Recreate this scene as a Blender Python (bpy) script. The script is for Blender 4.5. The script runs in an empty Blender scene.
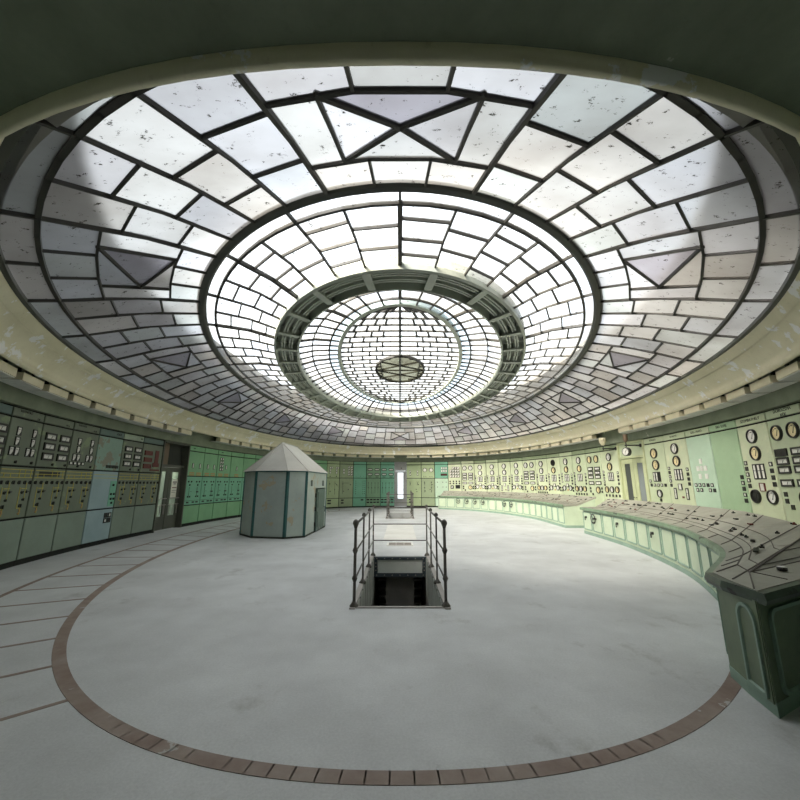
import bpy, math, random
import numpy as np
from mathutils import Vector, Matrix
random.seed(7)
S = bpy.context.scene
COL = S.collection
R = math.radians

# ------------------------------------------------------------------ camera, world, sun, exposure
CF, CP, CH = 380.0, math.atan(83 / 380.0), 1.5
cd = bpy.data.cameras.new('camera'); cam = bpy.data.objects.new('camera', cd); COL.objects.link(cam)
cd.sensor_width = 36.0; cd.lens = 36.0 * CF / 800.0; cd.clip_start = 0.05; cd.clip_end = 300
cam.location = (0, 0, CH); cam.rotation_euler = (math.pi / 2 + CP, 0, 0)
S.camera = cam
S.view_settings.view_transform = 'Standard'; S.view_settings.look = 'None'; S.view_settings.gamma = 1
S.view_settings.use_curve_mapping = False
S.view_settings.exposure = 0.80
W = bpy.data.worlds.new('world'); S.world = W; W.use_nodes = True
nt = W.node_tree; nt.nodes.clear()
def wn(t): return nt.nodes.new(t)
out = wn('ShaderNodeOutputWorld'); bg = wn('ShaderNodeBackground'); tc = wn('ShaderNodeTexCoord')
dot = wn('ShaderNodeVectorMath'); dot.operation = 'DOT_PRODUCT'; dot.inputs[1].default_value = (-0.12, 0.62, 0.775)
mx = wn('ShaderNodeMath'); mx.operation = 'MAXIMUM'; mx.inputs[1].default_value = 0
pw = wn('ShaderNodeMath'); pw.operation = 'POWER'; pw.inputs[1].default_value = 3.0
ma = wn('ShaderNodeMath'); ma.operation = 'MULTIPLY_ADD'; ma.inputs[1].default_value = 1.3; ma.inputs[2].default_value = 0.95
nt.links.new(tc.outputs['Generated'], dot.inputs[0]); nt.links.new(dot.outputs['Value'], mx.inputs[0])
nt.links.new(mx.outputs[0], pw.inputs[0]); nt.links.new(pw.outputs[0], ma.inputs[0])
nt.links.new(ma.outputs[0], bg.inputs['Strength']); bg.inputs['Color'].default_value = (0.88, 0.95, 1.0, 1)
nt.links.new(bg.outputs[0], out.inputs['Surface'])
sl = bpy.data.lights.new('sun', 'SUN'); sl.energy = 17.0; sl.angle = R(38); sl.color = (1.0, 0.955, 0.86)
sun = bpy.data.objects.new('sun', sl); COL.objects.link(sun)
sun.rotation_euler = Vector((0.66, 0.52, -0.56)).to_track_quat('-Z', 'Y').to_euler()
sun.location = (-20, 0, 25)

# ------------------------------------------------------------------ projection helpers (measured from the photograph)
def px_x(X, Y, Z):
    d = Y * math.cos(CP) + (Z - CH) * math.sin(CP)
    return 400 + CF * X / d if d > 0.2 else None

# ------------------------------------------------------------------ materials
MAT = {}
def node_mat(name):
    m = bpy.data.materials.new(name); m.use_nodes = True
    t = m.node_tree; t.nodes.clear()
    o = t.nodes.new('ShaderNodeOutputMaterial')
    return m, t, o
def N(t, typ, **kw):
    n = t.nodes.new(typ)
    for k, v in kw.items():
        setattr(n, k, v)
    return n
def ramp(t, p0, p1, c0=(0, 0, 0, 1), c1=(1, 1, 1, 1)):
    r = N(t, 'ShaderNodeValToRGB'); e = r.color_ramp.elements
    e[0].position, e[1].position = p0, p1; e[0].color, e[1].color = c0, c1
    return r
def paint(name, col, col2=None, peel=None, rough=0.5, scale=1.6, peel_amt=0.62, metal=0.0, grime=0.25, bump=0.15):
    """painted surface: mottled colour, optional peeled patches, grime"""
    if name in MAT: return MAT[name]
    m, t, o = node_mat(name)
    L = t.links.new
    b = N(t, 'ShaderNodeBsdfPrincipled'); L(b.outputs[0], o.inputs[0])
    g = N(t, 'ShaderNodeNewGeometry')
    n1 = N(t, 'ShaderNodeTexNoise'); n1.inputs['Scale'].default_value = scale; n1.inputs['Detail'].default_value = 6; n1.inputs['Roughness'].default_value = 0.65
    L(g.outputs['Position'], n1.inputs['Vector'])
    c2 = col2 or tuple(c * 0.78 for c in col)
    r1 = ramp(t, 0.35, 0.68, (*c2, 1), (*col, 1)); L(n1.outputs['Fac'], r1.inputs[0])
    last = r1.outputs[0]
    if grime:
        n3 = N(t, 'ShaderNodeTexNoise'); n3.inputs['Scale'].default_value = 14; n3.inputs['Detail'].default_value = 8; n3.inputs['Roughness'].default_value = 0.7
        L(g.outputs['Position'], n3.inputs['Vector'])
        r3 = ramp(t, 0.58, 0.78); L(n3.outputs['Fac'], r3.inputs[0])
        f3 = N(t, 'ShaderNodeMath', operation='MULTIPLY'); f3.inputs[1].default_value = grime; L(r3.outputs[0], f3.inputs[0])
        x = N(t, 'ShaderNodeMix', data_type='RGBA'); L(f3.outputs[0], x.inputs['Factor']); L(last, x.inputs['A'])
        x.inputs['B'].default_value = (col[0] * 0.3 + 0.02, col[1] * 0.25 + 0.015, col[2] * 0.2 + 0.01, 1); last = x.outputs['Result']
    if peel:
        n2 = N(t, 'ShaderNodeTexNoise'); n2.inputs['Scale'].default_value = 3.2; n2.inputs['Detail'].default_value = 9; n2.inputs['Roughness'].default_value = 0.6
        L(g.outputs['Position'], n2.inputs['Vector'])
        r2 = ramp(t, peel_amt, peel_amt + 0.015); L(n2.outputs['Fac'], r2.inputs[0])
        x = N(t, 'ShaderNodeMix', data_type='RGBA'); L(r2.outputs[0], x.inputs['Factor']); L(last, x.inputs['A'])
        x.inputs['B'].default_value = (*peel, 1); last = x.outputs['Result']
    L(last, b.inputs['Base Color'])
    b.inputs['Roughness'].default_value = rough; b.inputs['Metallic'].default_value = metal
    if bump:
        bp = N(t, 'ShaderNodeBump'); bp.inputs['Strength'].default_value = bump; bp.inputs['Distance'].default_value = 0.02
        L(n1.outputs['Fac'], bp.inputs['Height']); L(bp.outputs[0], b.inputs['Normal'])
    MAT[name] = m
    return m
def plain(name, col, rough=0.5, metal=0.0):
    return paint(name, col, tuple(c * 0.85 for c in col), None, rough, 8, metal=metal, grime=0.0, bump=0)

def glass_pane(name='skylight_glass', f_tl=0.09, f_df=0.14, blur=False):
    """dusty translucent skylight glass; every pane carries its own glass tint"""
    m, t, o = node_mat(name); L = t.links.new
    at = N(t, 'ShaderNodeAttribute'); at.attribute_name = 'tint'
    g = N(t, 'ShaderNodeNewGeometry')
    n = N(t, 'ShaderNodeTexNoise'); n.inputs['Scale'].default_value = 11; n.inputs['Detail'].default_value = 7; n.inputs['Roughness'].default_value = 0.78
    L(g.outputs['Position'], n.inputs['Vector'])
    r = ramp(t, 0.605, 0.63); L(n.outputs['Fac'], r.inputs[0])
    n2 = N(t, 'ShaderNodeTexNoise'); n2.inputs['Scale'].default_value = 1.3; n2.inputs['Detail'].default_value = 5
    L(g.outputs['Position'], n2.inputs['Vector'])
    r2 = ramp(t, 0.3, 0.7, (0.72, 0.70, 0.68, 1), (1, 1, 1, 1)); L(n2.outputs['Fac'], r2.inputs[0])
    mul = N(t, 'ShaderNodeMix', data_type='RGBA', blend_type='MULTIPLY'); mul.inputs['Factor'].default_value = 1
    L(at.outputs['Color'], mul.inputs['A']); L(r2.outputs[0], mul.inputs['B'])
    tr = N(t, 'ShaderNodeBsdfRefraction' if blur else 'ShaderNodeBsdfTransparent'); tl = N(t, 'ShaderNodeBsdfTranslucent')
    if blur: tr.inputs['IOR'].default_value = 1.08; tr.inputs['Roughness'].default_value = 0.42
    df = N(t, 'ShaderNodeBsdfDiffuse'); gl = N(t, 'ShaderNodeBsdfGlossy')
    for b in (tr, tl): L(mul.outputs['Result'], b.inputs['Color'])
    L(mul.outputs['Result'], df.inputs['Color'])
    gl.inputs['Roughness'].default_value = 0.3
    m1 = N(t, 'ShaderNodeMixShader'); m1.inputs[0].default_value = f_tl; L(tr.outputs[0], m1.inputs[1]); L(tl.outputs[0], m1.inputs[2])
    m2 = N(t, 'ShaderNodeMixShader'); m2.inputs[0].default_value = f_df; L(m1.outputs[0], m2.inputs[1]); L(df.outputs[0], m2.inputs[2])
    m3 = N(t, 'ShaderNodeMixShader'); m3.inputs[0].default_value = 0.04; L(m2.outputs[0], m3.inputs[1]); L(gl.outputs[0], m3.inputs[2])
    dk = N(t, 'ShaderNodeBsdfDiffuse'); dk.inputs['Color'].default_value = (0.05, 0.04, 0.03, 1)
    m4 = N(t, 'ShaderNodeMixShader'); L(r.outputs[0], m4.inputs[0]); L(m3.outputs[0], m4.inputs[1]); L(dk.outputs[0], m4.inputs[2])
    L(m4.outputs[0], o.inputs[0])
    return m
def simple_glass(name, col, fac=0.5, rough=0.25):
    m, t, o = node_mat(name); L = t.links.new
    tr = N(t, 'ShaderNodeBsdfTransparent'); tr.inputs[0].default_value = (*col, 1)
    gl = N(t, 'ShaderNodeBsdfPrincipled'); gl.inputs['Base Color'].default_value = (*col, 1); gl.inputs['Roughness'].default_value = rough
    mm = N(t, 'ShaderNodeMixShader'); mm.inputs[0].default_value = fac
    L(tr.outputs[0], mm.inputs[1]); L(gl.outputs[0], mm.inputs[2]); L(mm.outputs[0], o.inputs[0])
    return m
def floor_mat():
    m, t, o = node_mat('worn_floor'); L = t.links.new
    b = N(t, 'ShaderNodeBsdfPrincipled'); L(b.outputs[0], o.inputs[0]); g = N(t, 'ShaderNodeNewGeometry')
    def noise(sc, det, ro=0.6, stretch=None):
        n = N(t, 'ShaderNodeTexNoise'); n.inputs['Scale'].default_value = sc; n.inputs['Detail'].default_value = det; n.inputs['Roughness'].default_value = ro
        if stretch:
            mp = N(t, 'ShaderNodeMapping'); mp.inputs['Scale'].default_value = stretch; L(g.outputs['Position'], mp.inputs[0]); L(mp.outputs[0], n.inputs['Vector'])
        else: L(g.outputs['Position'], n.inputs['Vector'])
        return n
    a = noise(1.1, 8); ra = ramp(t, 0.32, 0.68, (0.475, 0.48, 0.475, 1), (0.62, 0.63, 0.625, 1)); L(a.outputs['Fac'], ra.inputs[0])
    c = noise(60, 4, 0.7); rc = ramp(t, 0.35, 0.65, (0.86, 0.86, 0.86, 1), (1, 1, 1, 1)); L(c.outputs['Fac'], rc.inputs[0])
    x = N(t, 'ShaderNodeMix', data_type='RGBA', blend_type='MULTIPLY'); x.inputs['Factor'].default_value = 1; L(ra.outputs[0], x.inputs['A']); L(rc.outputs[0], x.inputs['B'])
    d = noise(1.5, 9, 0.68, (1.0, 0.8, 1)); rd = ramp(t, 0.58, 0.74); L(d.outputs['Fac'], rd.inputs[0])
    fm = N(t, 'ShaderNodeMath', operation='MULTIPLY'); fm.inputs[1].default_value = 0.55; L(rd.outputs[0], fm.inputs[0])
    y = N(t, 'ShaderNodeMix', data_type='RGBA'); L(fm.outputs[0], y.inputs['Factor']); L(x.outputs['Result'], y.inputs['A']); y.inputs['B'].default_value = (0.17, 0.15, 0.12, 1)
    L(y.outputs['Result'], b.inputs['Base Color']); b.inputs['Roughness'].default_value = 0.62
    bp = N(t, 'ShaderNodeBump'); bp.inputs['Strength'].default_value = 0.12; bp.inputs['Distance'].default_value = 0.01; L(c.outputs['Fac'], bp.inputs['Height']); L(bp.outputs[0], b.inputs['Normal'])
    return m

M_FLOOR = floor_mat()
M_GLASS = glass_pane(); M_GLASS_OUT = glass_pane('dusty_outer_glass', 0.40, 0.20, True)
M_BAR = paint('glazing_bar_metal', (0.045, 0.042, 0.036), rough=0.6, grime=0.2, bump=0)
M_BEAM = paint('ring_beam_metal', (0.075, 0.078, 0.066), rough=0.55, grime=0.3)
M_LAT = paint('lattice_green_grey', (0.52, 0.55, 0.48), (0.42, 0.45, 0.39), rough=0.5, grime=0.3)
M_CREAM = paint('cream_plaster', (0.80, 0.75, 0.56), (0.70, 0.65, 0.46), (0.88, 0.87, 0.84), 0.75, 1.4, 0.585, grime=0.35)
M_CORN = paint('cornice_green', (0.235, 0.27, 0.19), (0.17, 0.195, 0.135), (0.42, 0.42, 0.33), 0.6, 2.0, 0.68)
M_DARK = paint('dark_recess', (0.035, 0.04, 0.03), rough=0.8)
M_WALL = paint('wall_green', (0.20, 0.27, 0.19), rough=0.7)
M_BOX = paint('light_box_cream', (0.74, 0.68, 0.50), (0.64, 0.57, 0.40), rough=0.5, grime=0.3)
M_BOXW = plain('light_box_white', (0.72, 0.72, 0.68), 0.5)
M_CONC = paint('concrete', (0.26, 0.25, 0.23), rough=0.9)
M_SHAFT = paint('shaft_grey', (0.42, 0.44, 0.40), (0.3, 0.31, 0.28), rough=0.8)
M_GAP = plain('dark_gap', (0.012, 0.014, 0.010), 0.9)
M_BLACK = plain('black_bakelite', (0.015, 0.014, 0.013), 0.35)
M_WHITE = plain('dial_white', (0.80, 0.79, 0.74), 0.35)
M_YELW = plain('dial_aged_yellow', (0.78, 0.66, 0.38), 0.4)
M_RED = plain('dark_red', (0.14, 0.025, 0.02), 0.45)
M_YEL = plain('mimic_yellow', (0.55, 0.47, 0.09), 0.5)
M_ORG = plain('label_orange', (0.50, 0.27, 0.10), 0.5)
M_RAIL = paint('railing_paint', (0.12, 0.11, 0.095), (0.08, 0.07, 0.06), (0.30, 0.26, 0.2), 0.5, 6, 0.66)
M_STEEL = paint('blue_grey_steel', (0.055, 0.075, 0.09), rough=0.5)
M_GRATE = paint('grey_grate', (0.36, 0.33, 0.30), rough=0.6)
M_INLAY = paint('red_brown_inlay', (0.20, 0.135, 0.105), (0.30, 0.24, 0.2), (0.42, 0.40, 0.37), 0.7, 3, 0.64)
M_HATCH = paint('pale_hatch', (0.66, 0.65, 0.61), (0.55, 0.54, 0.5), rough=0.6)
M_PALEW = paint('pale_infill', (0.74, 0.78, 0.74), (0.62, 0.65, 0.61), rough=0.5)
M_KWALL = paint('kiosk_grey_green', (0.45, 0.52, 0.47), (0.36, 0.41, 0.385), (0.42, 0.37, 0.26), 0.55, 1.2, 0.60)
M_KTEAL = paint('kiosk_teal', (0.03, 0.125, 0.115), (0.02, 0.08, 0.08), (0.3, 0.33, 0.3), 0.5, 5, 0.70)
M_KROOF = paint('kiosk_roof', (0.52, 0.51, 0.46), (0.43, 0.41, 0.37), (0.40, 0.33, 0.24), 0.65, 1.0, 0.72)
M_KDOOR = paint('kiosk_door_green', (0.09, 0.15, 0.12), (0.06, 0.10, 0.08), (0.2, 0.2, 0.17), 0.5, 4, 0.66)
M_TOP = paint('desk_top_worn', (0.37, 0.36, 0.30), (0.27, 0.265, 0.215), (0.20, 0.18, 0.15), 0.55, 2.0, 0.66, grime=0.5)
M_EDGE = paint('desk_edge_green', (0.22, 0.32, 0.21), (0.13, 0.19, 0.12), (0.03, 0.03, 0.025), 0.45, 4, 0.62, grime=0.5)
M_DESK = paint('desk_green', (0.53, 0.61, 0.45), (0.45, 0.53, 0.38), None, 0.5, 2.0, grime=0.35)
M_MOLD = paint('desk_moulding', (0.26, 0.37, 0.29), (0.19, 0.28, 0.22), None, 0.5, 3)
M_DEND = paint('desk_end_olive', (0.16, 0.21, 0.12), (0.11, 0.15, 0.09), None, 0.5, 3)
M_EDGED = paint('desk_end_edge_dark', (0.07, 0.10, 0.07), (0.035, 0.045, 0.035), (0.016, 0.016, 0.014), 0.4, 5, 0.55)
M_DGL2 = simple_glass('darker_glass', (0.10, 0.11, 0.10), 0.75, 0.2)
M_SEAM = plain('desk_joint_dark', (0.10, 0.085, 0.07), 0.7)
M_WOOD = paint('brown_board', (0.20, 0.14, 0.09), rough=0.6)
M_DOORG = paint('door_grey_green', (0.10, 0.105, 0.08), rough=0.55)
M_DOORY = paint('door_pale_green', (0.52, 0.56, 0.34), (0.44, 0.47, 0.28), rough=0.5)
M_DOORF = paint('door_grey', (0.35, 0.35, 0.34), rough=0.5)
M_FROST = simple_glass('frosted_glass', (0.72, 0.80, 0.72), 0.40)
M_CLEAR = simple_glass('clear_glass', (0.93, 0.95, 0.95), 0.06, 0.05)
M_DGLASS = simple_glass('dark_glass', (0.30, 0.33, 0.33), 0.75, 0.12)
M_PAPER = plain('paper', (0.80, 0.78, 0.68), 0.7)
M_TEXT = plain('lettering_dark', (0.03, 0.035, 0.025), 0.6)
def pg(name, c, **k): return paint('panel_' + name, c, **k)
P_OLIVE = pg('olive', (0.18, 0.21, 0.15), col2=(0.145, 0.17, 0.125), peel=(0.23, 0.29, 0.17), peel_amt=0.60)
P_OLIVL = pg('olive_low', (0.24, 0.30, 0.245), col2=(0.20, 0.25, 0.20))
P_MINT = pg('mint', (0.27, 0.40, 0.33), col2=(0.22, 0.32, 0.26), peel=(0.24, 0.24, 0.18), peel_amt=0.56)
P_BLUE = pg('light_blue', (0.33, 0.44, 0.46), col2=(0.28, 0.38, 0.40))
P_BLUET = pg('blue_grey_plate', (0.13, 0.19, 0.17))
P_PALE = pg('pale_plate', (0.40, 0.48, 0.36))
P_GRN = pg('bright_green', (0.23, 0.46, 0.25), col2=(0.19, 0.39, 0.21))
P_GRT = pg('green_teal', (0.21, 0.49, 0.33), col2=(0.17, 0.40, 0.27))
P_F1 = pg('yellow_green', (0.43, 0.52, 0.31), col2=(0.37, 0.45, 0.26))
P_F2 = pg('sage', (0.33, 0.40, 0.25), col2=(0.28, 0.34, 0.21))
P_F3 = pg('teal', (0.20, 0.47, 0.33), col2=(0.17, 0.41, 0.28))
P_F4 = pg('mid_green', (0.25, 0.42, 0.26), col2=(0.21, 0.35, 0.22))
P_R = pg('pale_yellow_green', (0.60, 0.65, 0.46), col2=(0.52, 0.57, 0.39), peel=(0.62, 0.64, 0.44), peel_amt=0.63)
P_R2 = pg('pale_green', (0.53, 0.60, 0.41), col2=(0.47, 0.53, 0.36))
P_RM = pg('pale_mint', (0.51, 0.66, 0.51), col2=(0.46, 0.60, 0.46))
P_RG = pg('leaf_green', (0.38, 0.52, 0.33), col2=(0.33, 0.46, 0.29))

# ------------------------------------------------------------------ mesh builder
class MB:
    def __init__(s): s.v = []; s.f = []; s.m = []; s.c = None
    def add(s, vs, fs, mi=0):
        b = len(s.v); s.v += [tuple(v) for v in vs]
        for f in fs: s.f.append(tuple(b + i for i in f)); s.m.append(mi)
        return s
    def box(s, x0, x1, y0, y1, z0, z1, mi=0, M=None):
        vs = [Vector((x, y, z)) for x in (x0, x1) for y in (y0, y1) for z in (z0, z1)]
        if M is not None: vs = [M @ v for v in vs]
        return s.add(vs, [(0, 1, 3, 2), (4, 6, 7, 5), (0, 4, 5, 1), (2, 3, 7, 6), (0, 2, 6, 4), (1, 5, 7, 3)], mi)
    def bar(s, p, q, w, h, mi=0, up=(0, 0, 1), ext=0.0):
        p, q = Vector(p), Vector(q); d = (q - p)
        if d.length < 1e-6: return s
        d.normalize(); p = p - d * ext; q = q + d * ext
        up = Vector(up); sd = d.cross(up)
        if sd.length < 1e-4: sd = d.cross(Vector((1, 0, 0)))
        sd.normalize(); u = sd.cross(d)
        vs = [c + sd * a * w / 2 + u * b * h / 2 for c in (p, q) for a, b in ((-1, -1), (1, -1), (1, 1), (-1, 1))]
        return s.add(vs, [(3, 2, 1, 0), (4, 5, 6, 7), (0, 1, 5, 4), (1, 2, 6, 5), (2, 3, 7, 6), (3, 0, 4, 7)], mi)
    def tube(s, pts, r, n=10, mi=0, closed=False):
        pts = [Vector(p) for p in pts]; k = len(pts); rings = []
        for i, p in enumerate(pts):
            if closed: d = pts[(i + 1) % k] - pts[i - 1]
            else: d = pts[min(i + 1, k - 1)] - pts[max(i - 1, 0)]
            d.normalize(); a = Vector((0, 0, 1)) if abs(d.z) < 0.9 else Vector((1, 0, 0))
            u = d.cross(a).normalized(); w = u.cross(d)
            rr = r[i] if isinstance(r, (list, tuple)) else r
            rings.append([p + (u * math.cos(2 * math.pi * j / n) + w * math.sin(2 * math.pi * j / n)) * rr for j in range(n)])
        vs = [v for g in rings for v in g]; fs = []
        for i in range(k if closed else k - 1):
            for j in range(n):
                a, b = i * n + j, i * n + (j + 1) % n; c = ((i + 1) % k) * n
                fs.append((a, b, c + (j + 1) % n, c + j))
        if not closed: fs += [tuple(range(n - 1, -1, -1)), tuple(range((k - 1) * n, k * n))]
        return s.add(vs, fs, mi)
    def lathe_y(s, prof, n=24, mi=0, c=(0, 0, 0)):
        """prof: (radius, y) list, axis = -y to the room"""
        vs = [(c[0] + r * math.cos(2 * math.pi * j / n), c[1] + y, c[2] + r * math.sin(2 * math.pi * j / n)) for r, y in prof for j in range(n)]
        fs = [(i * n + j, i * n + (j + 1) % n, (i + 1) * n + (j + 1) % n, (i + 1) * n + j) for i in range(len(prof) - 1) for j in range(n)]
        return s.add(vs, fs, mi)
    def lathe_z(s, prof, n=16, mi=0, c=(0, 0, 0)):
        vs = [(c[0] + r * math.cos(2 * math.pi * j / n), c[1] + r * math.sin(2 * math.pi * j / n), c[2] + z) for r, z in prof for j in range(n)]
        fs = [(i * n + j, i * n + (j + 1) % n, (i + 1) * n + (j + 1) % n, (i + 1) * n + j) for i in range(len(prof) - 1) for j in range(n)]
        return s.add(vs, fs, mi)
    def disc_y(s, r, y, n=24, mi=0, c=(0, 0, 0)):
        return s.add([(c[0] + r * math.cos(2 * math.pi * j / n), c[1] + y, c[2] + r * math.sin(2 * math.pi * j / n)) for j in range(n)], [tuple(range(n))], mi)
    def mesh(s, name, mats, smooth=False):
        me = bpy.data.meshes.new(name); me.from_pydata(s.v, [], s.f)
        for m in (mats if isinstance(mats, (list, tuple)) else [mats]): me.materials.append(m)
        me.polygons.foreach_set('material_index', s.m)
        if smooth: me.polygons.foreach_set('use_smooth', [True] * len(s.f))
        me.update()
        return me
    def build(s, name, mats, parent=None, smooth=False):
        return link(name, s.mesh(name, mats, smooth), parent)
def link(name, me, parent=None, loc=(0, 0, 0), rot=None):
    o = bpy.data.objects.new(name, me); COL.objects.link(o); o.location = loc
    if rot: o.rotation_euler = rot
    if parent is not None: o.parent = parent
    return o
def thing(name, label, cat, loc=(0, 0, 0), rz=0.0, group=None):
    o = bpy.data.objects.new(name, None); COL.objects.link(o); o.empty_display_size = 0.1
    o.location = loc; o.rotation_euler = (0, 0, rz); o['label'] = label; o['category'] = cat
    if group: o['group'] = group
    return o
def struct(o): o['kind'] = 'structure'; return o
CACHE = {}
def inst(key, name, maker, mats, parent, loc, rot=None, smooth=False):
    if key not in CACHE:
        mb = MB(); maker(mb); CACHE[key] = mb.mesh(name, mats, smooth)
    return link(name, CACHE[key], parent, loc, rot)
def lettering(txt, size, parent, loc, mat=M_TEXT):
    c = bpy.data.curves.new('lettering', 'FONT'); c.body = txt; c.size = size; c.extrude = 0.002; c.align_x = 'CENTER'; c.align_y = 'CENTER'
    o = bpy.data.objects.new('lettering', c); COL.objects.link(o)
    dg = bpy.context.evaluated_depsgraph_get(); dg.update()
    me = bpy.data.meshes.new_from_object(o.evaluated_get(dg)); bpy.data.objects.remove(o); bpy.data.curves.remove(c)
    me.materials.clear(); me.materials.append(mat)
    return link('lettering', me, parent, loc, (math.pi / 2, 0, 0))

# ------------------------------------------------------------------ the oval plan
YC = 12.9
class Oval:
    """superellipse ring with an arc-length parameter s (0 at the near end, growing clockwise to the left)"""
    def __init__(o, a, b, z, n=2.0):
        o.a, o.b, o.z, o.n = a, b, z, n
        th = -math.pi / 2 - np.linspace(0, 2 * math.pi, 2881)
        c, s = np.cos(th), np.sin(th)
        o.X = a * np.sign(c) * np.abs(c) ** (2 / n); o.Y = YC + b * np.sign(s) * np.abs(s) ** (2 / n)
        d = np.hypot(np.diff(o.X), np.diff(o.Y)); o.S = np.r_[0, np.cumsum(d)]; o.len = o.S[-1]; o.S = o.S / o.len
    def at(o, s):
        s = s % 1.0
        return Vector((float(np.interp(s, o.S, o.X)), float(np.interp(s, o.S, o.Y)), o.z))
    def pts(o, n, s0=0.0, s1=1.0): return [o.at(s0 + (s1 - s0) * i / n) for i in range(n + (0 if s1 - s0 == 1.0 else 1))]
WALL = Oval(7.6, 12.35, 0, 2.3)
def wall_s(px, z=2.85):
    """arc position of the wall point that the photograph shows at column px"""
    best, bs = 1e9, 0
    for s in np.linspace(0.03, 0.97, 3761):
        p = WALL.at(float(s)); x = px_x(p.x, p.y, z)
        if x is None or p.y < 2.0: continue
        if abs(x - px) < best: best, bs = abs(x - px), float(s)
    return bs
def loft(name, rings, mats, closed=True, parent=None, smooth=True, mids=None):
    k = len(rings[0]); mb = MB(); vs = [p for r in rings for p in r]; fs = []; 
    mb.add(vs, [])
    for i in range(len(rings) - 1):
        for j in range(k if closed else k - 1):
            mb.f.append((i * k + j, i * k + (j + 1) % k, (i + 1) * k + (j + 1) % k, (i + 1) * k + j)); mb.m.append(mids[i] if mids else 0)
    return mb.build(name, mats, parent, smooth)
def ring_sweep(name, oval, prof, mats, n=256, parent=None):
    """closed profile (outward offset, dz) swept round an oval"""
    P = oval.pts(n); rings = []
    for (off, dz) in prof + [prof[0]]:
        r = []
        for i, p in enumerate(P):
            t = P[(i + 1) % n] - P[i - 1]; nn = Vector((-t.y, t.x, 0)).normalized()
            if nn.dot(Vector((p.x, p.y - YC, 0))) < 0: nn = -nn
            r.append(p + nn * off + Vector((0, 0, dz)))
        rings.append(r)
    return loft(name, rings, mats, True, parent, False)

OPEN = 1.75 / WALL.len                         # half width of the opening at the near end, where the camera stands

# ------------------------------------------------------------------ floor and wells
def rect_ring(mb, x0, x1, y0, y1, z):
    return
NW = (-0.55, 0.55, 5.14, 8.50); FW = (-0.55, 0.55, 17.10, 20.5)
mb = MB()
xs = [-9.5, -0.55, 0.55, 9.5]; ys = [-4.0, NW[2], NW[3], FW[2], FW[3], 28.5]
for i in range(3):
    for j in range(5):
        if i == 1 and j in (1, 3): continue
        mb.box(xs[i], xs[i + 1], ys[j], ys[j + 1], -0.25, 0.0)
struct(mb.build('floor', M_FLOOR))
def inlay(name, oval, w, s0, s1, n=160):
    P = oval.pts(n, s0, s1)
    mbi = MB()
    for i in range(len(P) - 1):
        mbi.bar(P[i] + Vector((0, 0, 0.001)), P[i + 1] + Vector((0, 0, 0.001)), w, 0.004, ext=0.004)
    return struct(mbi.build(name, M_INLAY))
IN_I = Oval(5.45, 10.55, 0, 2.2); IN_O = Oval(6.5, 11.6, 0, 2.3)
inlay('trim_1', IN_I, 0.10, -0.075, 0.44, 210); inlay('trim_2', IN_O, 0.07, 0.02, 0.44)
mb = MB()
for k in range(27):
    s = 0.0474 + k * 0.0145
    q = IN_O.at(s + 0.0095); p = IN_I.at(s)
    mb.bar(p + Vector((0, 0, 0.0005)), q + Vector((0, 0, 0.0005)), 0.04, 0.004)
struct(mb.build('trim_3', M_INLAY))

# ------------------------------------------------------------------ walls, cornice, soffit, cream band
DOORS = {1: (164.5, 190.5), 2: (394.6, 406.4), 3: (616.5, 642.5)}
gap = {k: (wall_s(a), wall_s(b)) for k, (a, b) in DOORS.items()}
def wall_arc(name, s0, s1, z0, z1, off, thick, mat, n=None):
    n = n or max(6, int((s1 - s0) * 220)); mbw = MB()
    I, O = [], []
    for i in range(n + 1):
        s = s0 + (s1 - s0) * i / n; p = WALL.at(s); t = WALL.at(s + 1e-3) - WALL.at(s - 1e-3)
        nn = Vector((-t.y, t.x, 0)).normalized()
        if nn.dot(Vector((p.x, p.y - YC, 0))) < 0: nn = -nn
        I.append(p + nn * off); O.append(p + nn * (off + thick))
    vs = []
    for a, b in zip(I, O): vs += [a + Vector((0, 0, z0)), a + Vector((0, 0, z1)), b + Vector((0, 0, z1)), b + Vector((0, 0, z0))]
    fs = []
    for i in range(n):
        a, b = i * 4, i * 4 + 4
        for k in range(4): fs.append((a + k, a + (k + 1) % 4, b + (k + 1) % 4, b + k))
    fs += [(0, 1, 2, 3), (n * 4 + 3, n * 4 + 2, n * 4 + 1, n * 4)]
    mbw.add(vs, fs)
    return struct(mbw.build(name, mat))
g1, g2, g3 = gap[1], gap[2], gap[3]
wall_arc('wall_left', OPEN, g1[0], 0, 2.9, 0.14, 0.2, M_WALL)
wall_arc('wall_left', g1[1], 0.40, 0, 2.9, 0.14, 0.2, M_WALL)
wall_arc('wall_back', 0.40, g2[0], 0, 2.9, 0.14, 0.2, M_WALL)
wall_arc('wall_back', g2[1], 0.60, 0, 2.9, 0.14, 0.2, M_WALL)
wall_arc('wall_right', 0.60, g3[0], 0, 2.9, 0.14, 0.2, M_WALL)
wall_arc('wall_right', g3[1], 1 - OPEN, 0, 2.9, 0.14, 0.2, M_WALL)
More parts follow.
